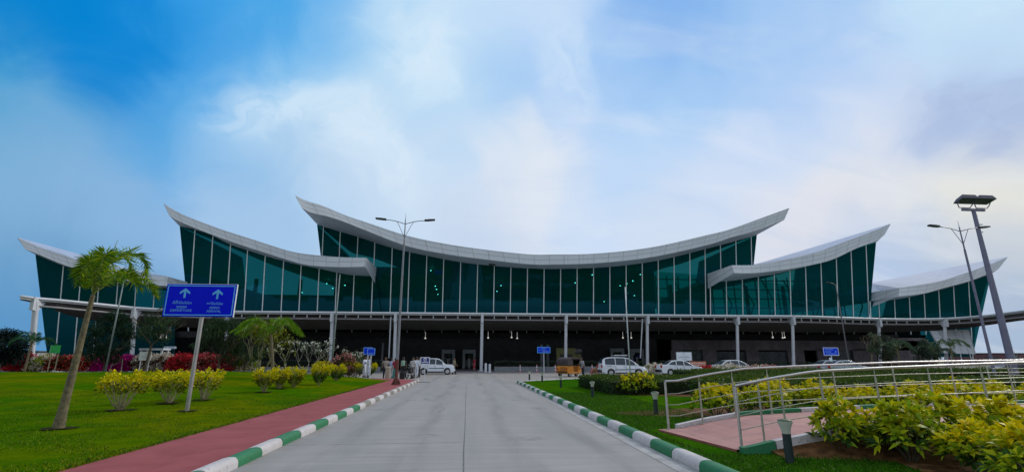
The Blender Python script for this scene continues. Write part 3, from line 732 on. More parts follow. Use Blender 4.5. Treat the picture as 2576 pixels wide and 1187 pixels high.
for r_ in ((1690, 857, 2330, 880), (1690, 880, 1716, 925), (1770, 880, 1800, 925), (1880, 880, 1905, 925), (1985, 880, 2020, 925), (2060, 878, 2075, 925), (2150, 878, 2200, 925), (2240, 850, 2330, 925)):
    c_, d_ = bx(*r_, 76.4, .4); l2.box(tl(c_), d_)
l2.build('lower_wall', LB2, T)
SHOPW = mat('shop_window', (.05, .065, .075), .25, var=.5, scale=.7)
for r_ in ((1718, 882, 1768, 923), (1802, 884, 1878, 923), (1907, 884, 1983, 923), (2077, 880, 2148, 923)):
    c_, d_ = bx(*r_, 76.6, .15); MB().box(tl(c_), d_).build('shop_window', SHOPW, T)
FR = mat('door_frame_stone', (.22, .25, .27), .6, var=.1)
for r_ in ((1110, 879, 1145, 929), (1163, 879, 1197, 929), (1537, 876, 1569, 921), (1587, 877, 1618, 921)):
    c_, d_ = bx(*r_, 79.0, .4); w, h = d_[0], d_[2]; c_ = Vector(c_); fm = MB()
    fm.box(tl(c_ + Vector((0, 0, h / 2 - .3))), (w, .5, .6))
    for s in (-1, 1): fm.box(tl(c_ + Vector((s * (w / 2 - .2), 0, -.3))), (.4, .48, h - .6))
    dr = fm.build('door', FR, T)
    MB().box(tl(c_ + Vector((0, .1, -.3))), (w - .8, .06, h - .62)).build('door_glass', CLEAR, dr)
    hm = MB()
    for s in (-1, 1): hm.box(tl(c_ + Vector((s * .12, -.02, -.6))), (.05, .06, h * .5))
    hm.build('handle', GALV, dr)
PIL = mat('plaster_pillar', (.17, .18, .20), .7, var=.12)
for r_ in ((1359.5, 866, 1364.5, 922), (1375, 866, 1380, 922), (958, 862, 966, 925)):
    c_, d_ = bx(*r_, 72, .5); MB().box(tl(c_), d_, ).build('pillar', PIL, T)
# lit downlights inside and under the canopy
for px, py, yy in ((793, 676, 82), (855, 689, 85), (822, 713, 87), (868, 717, 84), (837, 725, 88), (760, 735, 90), (1074, 661, 83), (1084, 680, 85), (1095, 719, 88), (1098, 727, 90), (1102, 740, 92), (1174, 671, 84), (1174, 683, 86), (1174, 694, 88), (1275, 693, 84), (1260, 718, 88), (1250, 732, 92), (1577, 713, 84), (1592, 706, 82), (1560, 718, 86), (1596, 743, 90), (1447, 711, 84), (1490, 691, 82), (1520, 758, 92), (1611, 690, 83)):
    p = at(px, py, yy); MB().lathe(tl(p), [(.05, -.02), (.11, -.05), (.12, 0), (.05, .03)], 8).build('downlight', LAMP, T)

for px, py in ((1210, 656), (1238, 664)):
    p = at(px, py, 73.6); MB().box(tl(p), (1.0 if px > 1220 else .5, .5, .45)).build('floodlight', DARKST, T)
# ------------------------------------------------------------------ entrance canopy
CZ = 7.1
CN = thing('entrance_canopy', 'long low white edged canopy on slim columns across the terminal front', 'canopy', (12, 64, 0))
def cl(p): return (p[0] - 12, p[1] - 64, p[2])
FE = [gnd(x, y, CZ) for x, y in ((52, 747), (90, 752), (150, 757), (220, 764), (290, 771), (340, 776), (430, 781), (520, 784.5))] + [at(x, 795, 1) * 0 for x in ()]
fr_ = [(p.x, p.y) for p in FE] + [(at(x, 790, 61.6).x, 61.6) for x in (600, 760, 985, 1210, 1425, 1638, 1855, 2020)]
fr_ += [(p.x, p.y) for p in (gnd(x, y, CZ) for x, y in ((2200, 803), (2300, 804), (2390, 802), (2460, 797), (2520, 790), (2600, 780), (2720, 765)))]
be_ = [(p.x, p.y) for p in (gnd(x, y, CZ - .5) for x, y in ((60, 751), (100, 757), (147, 774), (200, 789), (290, 812)))]
be_ += [(-44, 76.2), (72, 76.2)] + [(p.x, p.y) for p in (gnd(x, y, CZ - .5) for x, y in ((2400, 828), (2470, 823), (2540, 812), (2650, 797), (2740, 780)))]
f2 = spl(fr_, 90); b2 = np.array(be_)
s_ = np.concatenate([[0], np.cumsum(np.linalg.norm(np.diff(b2, axis=0), axis=1))]); q_ = np.linspace(0, s_[-1], 90)
# match back-edge points to the front by x
bxs = np.interp(f2[:, 0], np.maximum.accumulate(b2[:, 0]), np.arange(len(b2)))
fb = []; dd = []
for i in range(90):
    f = Vector((f2[i][0], f2[i][1], 0)); rad_ = f.normalized(); ppx = None
    az = f.x / f.y
    if f.x < 10: d_ = lerp1(az, [((lambda d: d.x / d.y)(ray(x, 780)), v) for x, v in ((40, .7), (105, 2), (147, 5), (196, 9.5), (290, 14.0), (420, 15))]); k_ = lerp1(az, [((lambda d: d.x / d.y)(ray(x, 780)), v) for x, v in ((230, 1), (520, 0))])
    else: d_ = lerp1(az, [((lambda d: d.x / d.y)(ray(x, 800)), v) for x, v in ((2250, 15), (2390, 12), (2470, 8), (2560, 6), (2720, 5))]); k_ = lerp1(az, [((lambda d: d.x / d.y)(ray(x, 800)), v) for x, v in ((2150, 0), (2420, 1))])
    q = f + (rad_ * k_ + Vector((0, 1, 0)) * (1 - k_)).normalized() * d_; fb.append((q.x, q.y)); dd.append(min(1, d_ / 15))
def cs(i, v, dz): f, b_ = f2[i], fb[i]; return cl((f[0] + (b_[0] - f[0]) * v, f[1] + (b_[1] - f[1]) * v, CZ + dz - .9 * v * dd[i]))
sh = MB(); vs = np.linspace(0, 1, 6)
sh.strip([[cs(i, v, .0) for i in range(90)] for v in vs], 0)
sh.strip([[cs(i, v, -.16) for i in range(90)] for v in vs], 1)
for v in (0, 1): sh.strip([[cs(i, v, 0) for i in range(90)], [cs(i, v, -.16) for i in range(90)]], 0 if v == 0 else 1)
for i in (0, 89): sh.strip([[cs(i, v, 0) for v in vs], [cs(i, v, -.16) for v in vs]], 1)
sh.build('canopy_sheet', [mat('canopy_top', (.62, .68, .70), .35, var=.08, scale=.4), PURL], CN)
eb = MB(); eb.tube([Vector(cs(i, -.01, .06)) for i in range(90)], .13, 8); eb.build('edge_pipe', WHITE, CN, smooth=True)
eb = MB(); eb.tube([Vector(cs(i, .03, -.62)) for i in range(1, 89)], .085, 6); eb.build('lower_pipe', mat('grey_pipe', (.36, .36, .38), .5), CN, smooth=True)
for k in range(1, 11):
    v = .04 + k * .085; pb_ = MB()
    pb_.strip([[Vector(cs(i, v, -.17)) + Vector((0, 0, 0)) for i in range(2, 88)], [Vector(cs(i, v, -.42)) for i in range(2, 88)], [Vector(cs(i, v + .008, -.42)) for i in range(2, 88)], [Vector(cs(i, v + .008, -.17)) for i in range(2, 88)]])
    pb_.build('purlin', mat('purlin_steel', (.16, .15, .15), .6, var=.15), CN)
hp = MB().box((0, 0, 0), (.12, .1, .36)).mesh('hanger_plate', WHITE)
for i in range(12, 80): link('hanger_plate', hp, CN, Vector(cs(i, .02, -.2)) + Vector((0, -.02, -.12)))
for px, w in ((93, .30), (342, .27), (586, .26), (820, .26), (988, .26), (1210, .25), (1427, .25), (1639, .25), (1857, .25), (1999, .25), (2199, .27), (2393, .27), (2640, .27)):
    # column foot below the edge line
    best = min(range(90), key=lambda i: abs((lambda p: (p.x) / max(.1, p.y))(Vector((f2[i][0], f2[i][1], 0))) - (lambda d: d.x / d.y)(ray(px, 800))))
    fx, fy = f2[best]; dn = Vector((fb[best][0] - fx, fb[best][1] - fy, 0)).normalized()
    foot = Vector((fx, fy, 0)) + Vector((0, 1.3, .02)); head = Vector((fx, fy, CZ - .25)) + Vector((0, .05, 0))
    k = fx / fy * 0
    cm = MB(); cm.tube([cl(foot), cl(head)], [w * .82, w * .76], 12); cm.tube([cl(foot), cl(foot + Vector((0, 0, .15)))], w * 1.4, 12)
    co = cm.build('column', WHITE, CN, smooth=False); auto_smooth(co.data, 40)
    bm_ = MB(); h0 = head + Vector((0, 0, -.3))
    bm_.prism([cl(h0 + Vector((-.16, -.35, -.5))), cl(h0 + Vector((-.16, .3, -.55))), cl(h0 + Vector((-.16, .9, .3))), cl(h0 + Vector((-.16, -.45, .75)))],
              [cl(h0 + Vector((.16, -.35, -.5))), cl(h0 + Vector((.16, .3, -.55))), cl(h0 + Vector((.16, .9, .3))), cl(h0 + Vector((.16, -.45, .75)))])
    bm_.build('bracket', WHITE, co)
    if px in (988, 1639):
        pm = MB(); pm.tube([cl(foot + Vector((-.75, .2, 1.7))), cl(head + Vector((-.62, .1, -.1)))], .085, 8); pm.build('rain_pipe', WHITE, co)
for px in (404, 409, 418, 830, 834, 841, 1212, 1228, 1287, 1301, 1567, 1588, 1944, 1969, 1974, 1070):
    p = at(px, 848 + (px % 3), 74); lm_ = MB(); lm_.lathe(cl(p), [(.06, -.10), (.13, -.10), (.11, .06), (.04, .12)], 10); lm_.tube([cl(p + Vector((0, 0, .11))), cl(p + Vector((0, 0, .9)))], .02, 5)
    lm_.build('hanging_lamp', MATS.get('lit_lamp') or emit('lit_lamp', (1, .97, .9), .55), CN)
# ------------------------------------------------------------------ plants
YEL = [(.74, .58, .003), (.62, .55, .004), (.46, .48, .006)]
LIM = [(.30, .40, .008), (.18, .30, .008), (.40, .44, .008)]
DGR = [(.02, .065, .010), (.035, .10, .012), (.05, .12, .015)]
OLV = [(.15, .18, .008), (.24, .24, .008), (.09, .12, .008)]
def rosettes(N, rx, rz, z0, ll, lw, cols_hi, cols_mid, cols_lo, per=9, flat=.25):
    d = rand_dir(N, .45); rad = RNG.uniform(.5, 1, (N, 1)) ** .55
    P = d * rad * np.array([rx, rx, rz]); P[:, 2] = np.abs(P[:, 2]) * 1.0 + z0
    bump = 1 + .16 * np.sin(P[:, :1] * 9 / rx * .35 + 2) * np.cos(P[:, 1:2] * 8 / rx * .35)
    P[:, :2] *= bump
    ax = d * .7 + np.array([0, 0, .75]); ax /= np.linalg.norm(ax, axis=1, keepdims=True)
    PP = np.repeat(P, per, 0); AX = np.repeat(ax, per, 0)
    sp = rand_dir(N * per); sp -= AX * (sp * AX).sum(1, keepdims=True); sp /= np.maximum(1e-6, np.linalg.norm(sp, axis=1, keepdims=True))
    el = RNG.uniform(.1, 1.25, (N * per, 1)); D_ = AX * np.sin(el) + sp * np.cos(el)
    side = np.cross(D_, AX)
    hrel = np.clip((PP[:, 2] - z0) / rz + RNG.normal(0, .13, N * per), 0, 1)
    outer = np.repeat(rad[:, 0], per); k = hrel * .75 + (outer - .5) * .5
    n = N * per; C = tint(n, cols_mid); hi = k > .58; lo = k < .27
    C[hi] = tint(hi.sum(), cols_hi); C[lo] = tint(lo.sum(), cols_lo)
    L = ll * RNG.uniform(.65, 1.2, n); L = np.where(hi, L, L * 1.05)
    return leaf_arrays(PP, D_, L, lw * RNG.uniform(.7, 1.2, n), C, .18, side)
def stems_mb(n, r, h, rad, lean=.8, seed=0, kinks=3):
    rr = random.Random(seed); b = MB()
    for i in range(n):
        a = 2 * math.pi * (i + rr.random()) / n; q = rr.uniform(.25, lean); pts = []; z = 0
        for k in range(kinks + 1):
            t = k / kinks; pts.append((math.cos(a) * (.03 + q * r * t ** .85) + rr.uniform(-.02, .02), math.sin(a) * (.03 + q * r * t ** .85) + rr.uniform(-.02, .02), h * rr.uniform(.88, 1.05) * t))
        b.tube(pts, [rad * (1 - .6 * k / kinks) for k in range(kinks + 1)], 5)
        if h > .4:
            p1 = Vector(pts[-2]); a2 = a + rr.uniform(-.9, .9); b.tube([p1, p1 + Vector((math.cos(a2) * r * .3, math.sin(a2) * r * .3, h * .32))], [rad * .55, rad * .3], 4)
    return b
def shrub(name, label, loc, fol, stem=None, group=None, stem_mat=None, fname='foliage', rz=0.0, scale=None):
    t = thing(name, label, 'shrub', loc, rz, group)
    link(fname, fol, t)
    if stem: link('stem', stem, t)
    if scale: t.scale = scale if hasattr(scale, '__len__') else (scale,) * 3
    return t
# --- croton clumps (shared meshes)
CRO = []
for k in range(7):
    hi_ = [YEL, YEL + LIM, YEL, LIM + YEL[1:], YEL, YEL + LIM + LIM, YEL][k]
    rx_ = (.56, .48, .60, .52, .44, .58, .50)[k]
    CRO.append(leaf_mesh('croton_leaves', [rosettes((110, 80, 125, 95, 75, 110, 90)[k], rx_, (.56, .62, .50, .58, .66, .48, .60)[k], .20, (.15, .17, .14, .16, .15, .145, .165)[k], (.062, .07, .056, .064, .06, .058, .066)[k], hi_, LIM, DGR, 9)]))
CROS = [stems_mb(9, .5, .55, .012, .8, k).mesh('croton_stems', DBARK) for k in range(2)]
CROM = [leaf_mesh('croton_leaves', [rosettes(75, .55, .58, .18, .15, .062, YEL, LIM, DGR, 8)]) for _ in range(3)]
def row_word(i, n):
    w = ['first', 'second', 'third', 'fourth', 'fifth', 'sixth', 'seventh', 'eighth', 'ninth', 'tenth', 'eleventh', 'twelfth']
    return w[i]
fore = []
for (row, X, ys) in (('front', 6.6, (7.75, 7.05, 6.15, 5.3, 4.4)), ('second', 7.8, (7.6, 6.7, 5.8, 4.95, 4.1)), ('third', 8.75, (7.45, 6.5, 5.6)), ('fourth', 9.7, (7.4, 6.4, 5.5)), ('rear', 10.7, (7.3, 6.4))):
    for i, y in enumerate(ys):
        x_ = X + random.uniform(-.2, .2); s = random.uniform(.84, 1.16); k = len(fore)
        kind = 'yellow tipped croton shrub'
        t = shrub('croton_shrub', f'{kind}, {row_word(i, 5)} from the railing in the {row} row of the near bed', (x_, y + random.uniform(-.12, .12), .13), CRO[(k * 3) % 7], CROS[k % 2], 'croton shrubs in the bed in front of the railing', rz=random.uniform(0, 6.28), scale=(s, s, s * random.uniform(.88, 1.08)))
        fore.append(t)
shrub('croton_shrub', 'small green croton shrub by the near bollard light, at the left tip of the bed', (5.95, 7.66, .13), CRO[1], CROS[0], 'croton shrubs in the bed in front of the railing', rz=2.0, scale=(.85, .85, 1.0))
for (row, Y0, x0, n, stp) in (('nearest', 12.5, 6.6, 9, 1.0), ('middle', 13.6, 7.4, 9, 1.35), ('farther', 14.6, 9.2, 8, 1.6)):
    for i in range(n):
        s = random.uniform(.85, 1.2)
        if row == 'nearest' and i == 2: continue
        shrub('croton_shrub', f'yellow croton shrub behind the far railing, {row_word(i, n)} from the road in the {row} row', (x0 + i * stp + random.uniform(-.2, .2), Y0 + random.uniform(-.25, .25), .13), CROM[i % 3], CROS[i % 2], 'croton shrubs behind the far railing', rz=random.uniform(0, 6.28), scale=(s * 1.05, s * 1.05, s))
for px, py, lab, s in ((1583, 992, 'left one of two yellow croton shrubs in front of the clipped dark hedge', .95), (1622, 991, 'right one of two yellow croton shrubs in front of the clipped dark hedge', 1.05)):
    shrub('croton_shrub', lab, gnd(px, py, .13), CROM[1], CROS[0], 'croton shrubs by the clipped hedge', rz=px, scale=(s, s, s * 1.15))
# --- clipped hedges
def hedge_fol(lx, ly, h, n, cols, ll=.085, lw=.045, top=None):
    """leaves packed in the skin of a clipped block with an uneven outline"""
    f = RNG.random(n); P = np.empty((n, 3)); wgt = RNG.random(n)
    a_top = lx * ly; a_side = 2 * h * (lx + ly); pt = a_top / (a_top + a_side)
    P[:, 0] = RNG.uniform(-lx / 2, lx / 2, n); P[:, 1] = RNG.uniform(-ly / 2, ly / 2, n); P[:, 2] = RNG.uniform(.06, 1, n) * h
    N_ = np.zeros((n, 3)); topm = wgt < pt; P[topm, 2] = h; N_[topm, 2] = 1
    sidem = ~topm; u = RNG.random(n); fx = u < ly / (lx + ly); sg = np.where(RNG.random(n) < .5, -1, 1)
    m1 = sidem & fx; P[m1, 0] = sg[m1] * lx / 2; N_[m1, 0] = sg[m1]
    m2 = sidem & ~fx; P[m2, 1] = sg[m2] * ly / 2; N_[m2, 1] = sg[m2]
    wob = .05 * np.sin(P[:, 0] * 2.3 + 1) + .05 * np.sin(P[:, 1] * 2.9 + P[:, 0]) + .03 * np.sin(P[:, 0] * 6.1 + P[:, 2] * 5)
    P += N_ * (wob[:, None] + RNG.normal(-.03, .045, (n, 1)))
    P[:, 2] = np.maximum(.03, P[:, 2])
    D_ = N_ * .9 + RNG.normal(size=(n, 3)) * .75
    C = tint(n, cols, jit=.3)
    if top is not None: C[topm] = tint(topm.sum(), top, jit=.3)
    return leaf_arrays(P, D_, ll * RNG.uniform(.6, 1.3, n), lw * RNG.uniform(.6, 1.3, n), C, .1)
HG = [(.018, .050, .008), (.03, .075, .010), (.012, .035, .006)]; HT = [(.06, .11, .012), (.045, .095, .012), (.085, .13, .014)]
def hedge(label, x0, x1, y0, y1, h, dens=420, cols=HG, top=HT):
    lx, ly = x1 - x0, y1 - y0; n = int(min(60000, dens * (lx * ly + 2 * h * (lx + ly))))
    t = thing('clipped_hedge', label, 'hedge', ((x0 + x1) / 2, (y0 + y1) / 2, .12), 0, 'clipped dark hedges on the right lawn')
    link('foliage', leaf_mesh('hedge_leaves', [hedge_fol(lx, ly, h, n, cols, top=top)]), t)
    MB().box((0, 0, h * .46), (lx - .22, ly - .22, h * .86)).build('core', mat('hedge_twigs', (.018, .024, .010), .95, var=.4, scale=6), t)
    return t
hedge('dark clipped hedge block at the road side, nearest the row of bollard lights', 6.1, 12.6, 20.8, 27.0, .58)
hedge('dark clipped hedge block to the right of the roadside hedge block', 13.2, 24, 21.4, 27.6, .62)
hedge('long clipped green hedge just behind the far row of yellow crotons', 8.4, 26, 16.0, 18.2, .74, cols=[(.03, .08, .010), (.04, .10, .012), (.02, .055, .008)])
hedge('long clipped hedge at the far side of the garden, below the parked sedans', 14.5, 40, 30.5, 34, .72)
# --- flowering bushes (bougainvillea)
def flower_bush(label, loc, rx, rz, fl, frac, gcols, name='flowering_bush', group=None, n=2600, ll=.11, big=.16):
    t = thing(name, label, 'bush', loc, 0, group)
    d = rand_dir(n, .35); rad = RNG.uniform(.35, 1, (n, 1)) ** .5; P = d * rad * np.array([rx, rx * .75, rz]); P[:, 2] = np.abs(P[:, 2]) ** .8 * rz ** .2 + .03
    P += .12 * np.sin(P[:, [1, 2, 0]] * 5 + 1)
    P[:, 2] = np.maximum(P[:, 2], .02)
    link('foliage', leaf_mesh('bush_leaves', [leaf_arrays(P, d + RNG.normal(size=(n, 3)) * .7, ll * RNG.uniform(.6, 1.3, n), ll * .5, tint(n, gcols, jit=.35), .2)]), t)
    m = int(n * frac); cn = max(4, m // 10); cd_ = rand_dir(cn, .35); cp = cd_ * RNG.uniform(.8, 1.08, (cn, 1)) * np.array([rx, rx * .75, rz]); cp[:, 2] = np.abs(cp[:, 2]) + .03
    Q = np.repeat(cp, 14, 0) + RNG.normal(0, .09, (cn * 14, 3)); Q[:, 2] = np.maximum(Q[:, 2], .03)
    k = len(Q)
    link('blossom', leaf_mesh('bush_blossoms', [leaf_arrays(Q, rand_dir(k, .4), big * RNG.uniform(.5, 1, k), big * .75, tint(k, fl, jit=.25), .1)]), t)
    return t
DRK = [(.03, .035, .010), (.05, .045, .012), (.025, .04, .01)]; RDL = [(.13, .022, .014), (.09, .035, .014), (.05, .04, .01)]
RED = [(.52, .014, .03), (.38, .010, .02), (.56, .05, .06)]; MAG = [(.50, .004, .22), (.40, .003, .17), (.55, .02, .26)]
WHT = [(.66, .60, .50), (.52, .47, .38), (.72, .68, .60)]; ORG = [(.48, .09, .03), (.36, .05, .02), (.55, .40, .30)]; PNK = [(.50, .16, .16), (.45, .10, .12), (.55, .35, .30)]
for a, b_, lab, fl, fr, gc in ((-70, 2, 'brownish flowering bush at the left end of the lawn edge', PNK, .2, DRK), (-4, 42, 'brown green flowering bush with a few white flowers, behind the far-left dark tree', WHT, .14, DRK), (32, 92, 'deep red flowering bush at the foot of the leftmost canopy column', RED, 1.1, RDL),
    (82, 138, 'cream white flowering bush below the green signboard', WHT, .5, LIM), (128, 182, 'dark reddish bush with orange flowers left of the palm trunk', ORG + RED, .45, RDL), (172, 214, 'dark red brown bush partly behind the palm trunk', RED + ORG, .4, RDL), (203, 256, 'orange red flowering bush with one white spray, just right of the palm trunk', ORG + RED, .9, RDL),
    (246, 298, 'purple magenta flowering bush, the left one of two', MAG, 1.5, RDL), (290, 346, 'bright magenta flowering bush beside the white board, the right one of two', MAG, 1.6, RDL), (338, 390, 'cream white flowering bush in front of the white notice board', WHT, .6, RDL), (382, 436, 'cream white flowering bush below the long narrow white sign', WHT, .7, RDL),
    (428, 490, 'red and pink flowering bush behind the big blue sign post', RED, 1.2, RDL), (484, 545, 'red flowering bush with pale pink sprays right of the sign post', RED + PNK, .9, RDL), (538, 600, 'deep red flowering bush with pink tips left of the frangipani trees', RED + RED + PNK, 1.1, RDL), (594, 636, 'pale green bush with small white flowers beside the frangipani trees', WHT, .2, LIM)):
    p = gl((a + b_) / 2, 930); w = (at(b_, 915, p.y).x - at(a, 915, p.y).x) / 2 * 1.5
    flower_bush(lab, (p.x, p.y, p.z - .04), w, 1.22 + random.uniform(-.08, .14), fl, fr, gc, group='bougainvillea row along the lawn edge', n=5200, ll=.15)
for a, b_, py, lab, fl, fr, gc, h in ((1492, 1560, 939, 'small pale pink flowering bush at the left end of the row under the white minivan', PNK, .25, OLV, .55), (1555, 1625, 938, 'green bush with thin pale flowers below the front of the white minivan', WHT, .2, OLV, .55), (1612, 1700, 939, 'white flowering bush between the minivan and the sedan with the notice board behind', WHT, .6, HT, .85),
    (1690, 1760, 939, 'green bush with few white flowers below the sedan by the notice board', WHT, .10, HT, .62), (1744, 1806, 940, 'low red flowering bush under the bonnet of the white sedan', RED, .7, HT, .6), (1790, 1880, 941, 'white flowering bush between the two white sedans', WHT, .6, OLV, .85), (1868, 1965, 941, 'pinkish white flowering bush in front of the right white sedan', PNK + WHT, .5, OLV, .8), (1955, 2050, 942, 'green bush with scattered white flowers right of the white sedans', WHT, .2, HT, .75)):
    p = gnd((a + b_) / 2, py, .12); w = (at(b_, 915, p.y).x - at(a, 915, p.y).x) / 2 * 1.1
    flower_bush(lab, p, w, h, fl, fr, gc, group='flowering bushes at the far edge of the right garden', n=2000, big=.2)
for a, b_, py, lab, fl, fr, gc in ((2180, 2290, 952, 'reddish leaved bush with pale flowers seen through the far railing, the left one', PNK, .3, RDL), (2270, 2390, 952, 'reddish leaved bush with pale flowers seen through the far railing, the right one', PNK, .45, RDL), (2380, 2480, 954, 'dull green bush with pale flowers below the floodlight mast', WHT, .15, OLV)):
    p = gnd((a + b_) / 2, py, .12); w = (at(b_, 925, p.y).x - at(a, 925, p.y).x) / 2 * 1.1
    flower_bush(lab, p, w, .62, fl, fr, gc, group='reddish bushes behind the far railing', n=1800)
# --- yellow vase shrubs on the left lawn
VST = mat('shrub_stem', (.30, .27, .15), .8, var=.25, scale=12)
def vase(label, px, py, wpx, toppy, seed, dense=1.0, bare=.45, cols=(YEL, OLV, OLV), stems=14):
    p = gl(px, py); t_ = at(px, toppy, p.y); h = t_.z - p.z; r = (at(px + wpx / 2, py, p.y).x - p.x)
    t = thing('golden_shrub', label, 'shrub', (p.x, p.y, p.z - .02), 0, 'yellow shrubs on the left lawn')
    n = int(1080 * dense); d = rand_dir(n, .25); rad = RNG.uniform(.2, 1, (n, 1)) ** .45
    zz = bare + (1 - bare) * RNG.random(n) ** .62; ang = RNG.uniform(0, 2 * math.pi, n); prof = np.interp(zz, [0, .25, .6, .85, 1], [.12, .42, .86, 1.0, .85])
    rr_ = r * prof * rad[:, 0] * (1 + .12 * np.sin(3 * ang + seed) + .08 * np.sin(7 * ang + zz * 6)); P = np.column_stack([np.cos(ang) * rr_, np.sin(ang) * rr_, zz * h * (1.04 - .08 * rad[:, 0] ** 2 + .13 * np.sin(4 * ang + seed * 2.1) * rad[:, 0] * (zz > .6) + .07 * np.sin(9 * ang + seed) * (zz > .6) - .05)])
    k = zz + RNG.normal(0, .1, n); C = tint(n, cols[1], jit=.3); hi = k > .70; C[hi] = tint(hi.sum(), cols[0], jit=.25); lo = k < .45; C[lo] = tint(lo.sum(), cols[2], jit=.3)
    D_ = np.column_stack([np.cos(ang), np.sin(ang), np.full(n, .8)]) + RNG.normal(size=(n, 3)) * .6
    link('foliage', leaf_mesh('shrub_leaves', [leaf_arrays(P, D_, .115 * RNG.uniform(.6, 1.3, n), .055, C, .15)]), t)
    link('stem', stems_mb(stems, r * 1.0, h * .78, .017, .95, seed, 4).mesh('shrub_stems', VST), t)
    return t
vase('widest yellow shrub with bare pale stems, nearest the palm', 302, 1032, 112, 937, 1, 1.0, .46, (YEL, OLV, OLV), 22)
vase('yellow shrub just left of the big blue sign post', 424, 1014, 92, 936, 2, 1.1, .34)
vase('yellow shrub just right of the big blue sign post', 511, 1006, 88, 932, 3, .95, .36)
vase('yellow topped shrub in front of the frangipani and small palm', 664, 986, 54, 930, 4, 1.2, .25)
vase('middle yellow shrub of three in front of the concrete planter', 702, 977, 46, 926, 5, 1.2, .15)
vase('right olive shrub of three in front of the concrete planter', 738, 974, 52, 926, 6, 1.3, .15)
RD = (YEL, [(.12, .20, .012), (.08, .16, .012)], DGR)
vase('rounded green shrub with yellow top, standing furthest forward by the path', 802, 968, 46, 919, 7, 1.6, .14, RD)
vase('rounded yellow green shrub right beside the forward one', 846, 957, 44, 918, 8, 1.6, .12, RD)
vase('low yellow green shrub below the pair of blue signs, left', 878, 946, 46, 911, 9, 1.5, .1, RD)
vase('low yellow green shrub below the pair of blue signs, middle', 905, 944, 36, 914, 10, 1.5, .1, RD)
vase('low yellow green shrub at the right end of the row, near the tan bin', 932, 944, 34, 914, 11, 1.5, .1, RD)
vase('small green shrub at the back, left of the reddish bush', 812, 931, 42, 908, 12, 1.4, .08, RD)
vase('small green shrub at the back, in front of the reddish bush', 850, 932, 44, 909, 13, 1.4, .08, RD)

# --- palms
def frond_arrays(pts, n, ll, lw, cols, plume=1.0, droop=.3, t0=.18):
    c = spl(pts, n + 1); T_ = np.gradient(c, axis=0); T_ /= np.linalg.norm(T_, axis=1, keepdims=True)
    idx = np.arange(int(n * t0), n + 1); q_ = 6 if plume >= 1 else 4; P = np.repeat(c[idx], q_, 0); TT = np.repeat(T_[idx], q_, 0); m = len(P)
    up = np.array([0, 0, 1.0]); S = np.cross(TT, up); S /= np.maximum(1e-4, np.linalg.norm(S, axis=1, keepdims=True)); U = np.cross(S, TT)
    a = np.tile([0.15, math.pi - .15, .75, math.pi - .75, -.45, math.pi + .45][:q_], len(idx)) + RNG.normal(0, .25 * plume, m)
    u = np.repeat((idx / n), q_); lenf = np.interp(u, [t0, t0 + .2, .7, 1], [.55, 1, .95, .5])
    D_ = S * np.cos(a)[:, None] + U * np.sin(a)[:, None] * plume + TT * ((.38 if plume >= 1 else .55) + .8 * u[:, None] ** 2)
    return leaf_arrays(P, D_, ll * lenf * RNG.uniform(.8, 1.15, m), lw, tint(m, cols, jit=.28), droop * (.35 if plume >= 1 else 1), np.cross(D_, TT) + .3 * U)
PG = [(.18, .31, .010), (.10, .22, .010), (.30, .39, .012), (.06, .14, .012)]
def palm(label, base, top, r0, r1, fronds, ll, lw, cols=PG, n=34, bark=BARK, name='palm_tree', plume=1.0, bend=None, spike=False, group=None):
    t = thing(name, label, 'palm', base, 0, group); b0 = Vector(base); top = Vector(top) - b0
    pts = []
    for k in range(15):
        u = k / 14; q = top * u
        if bend: q = q + Vector(bend) * math.sin(math.pi * u)
        pts.append(q)
    trunk = MB(); rads = [r0 * (1.25 - .25 * min(1, u * 6)) * (1 - u) + r1 * u for u in (k / 14 for k in range(15))]
    fine, fr_ = [], []
    for k in range(14):
        for j in range(4):
            u = j / 4; fine.append(pts[k].lerp(pts[k + 1], u)); fr_.append((rads[k] * (1 - u) + rads[k + 1] * u) * (1.035 if j == 0 else 1.0))
    fine.append(pts[-1]); fr_.append(rads[-1]); fine[0] = fine[0] + Vector((0, 0, -.1)); trunk.tube(fine, fr_, 14)
    trunk.build('trunk', bark, t, smooth=True)
    for f in fronds:
        f = [Vector(p) - b0 for p in f]; L = sum((f[i + 1] - f[i]).length for i in range(len(f) - 1))
        fo = link('frond', leaf_mesh('frond_leaflets', [frond_arrays([tuple(p) for p in f], n, ll, lw, cols, plume)]), t)
        c = spl([tuple(p) for p in f], 14); MB().tube([tuple(q) for q in c], [max(.004, .022 * (r1 / .06) ** .5 * (1 - i / 14)) for i in range(14)], 6).build('rachis', mat('frond_stalk', (.20, .24, .05), .6, var=.2), fo, smooth=True)
    return t
pb = gl(146, 1078); py_ = pb.y; ptop = at(234, 742, py_ - .1)
def pf(*a): return [at(x, y, py_ + dy) for x, y, dy in a]
FR_ = [pf((234, 738, -.1), (252, 690, -.15), (290, 650, -.25), (335, 637, -.35), (362, 660, -.4), (366, 695, -.35)),
       pf((234, 738, -.1), (270, 716, .1), (312, 698, .35), (352, 698, .5), (382, 722, .55), (392, 742, .55)),
       pf((234, 738, -.1), (238, 700, -.5), (236, 668, -.9), (224, 660, -1.2), (206, 680, -1.4), (200, 705, -1.45)),
       pf((234, 738, -.1), (240, 690, -.25), (256, 655, -.5), (266, 640, -.9), (258, 652, -1.2), (250, 690, -1.35)),
       pf((234, 738, -.1), (242, 690, .2), (270, 652, .5), (300, 640, .8), (325, 660, 1.0), (335, 700, 1.05)),
       pf((234, 738, -.1), (226, 705, .2), (214, 685, .4), (203, 690, .55), (200, 712, .6)),
       pf((234, 738, -.1), (262, 706, -.3), (298, 690, -.6), (330, 700, -.8), (348, 722, -.9)),
       pf((234, 738, -.1), (232, 700, .1), (230, 668, .1), (240, 650, .0), (262, 655, -.1))]
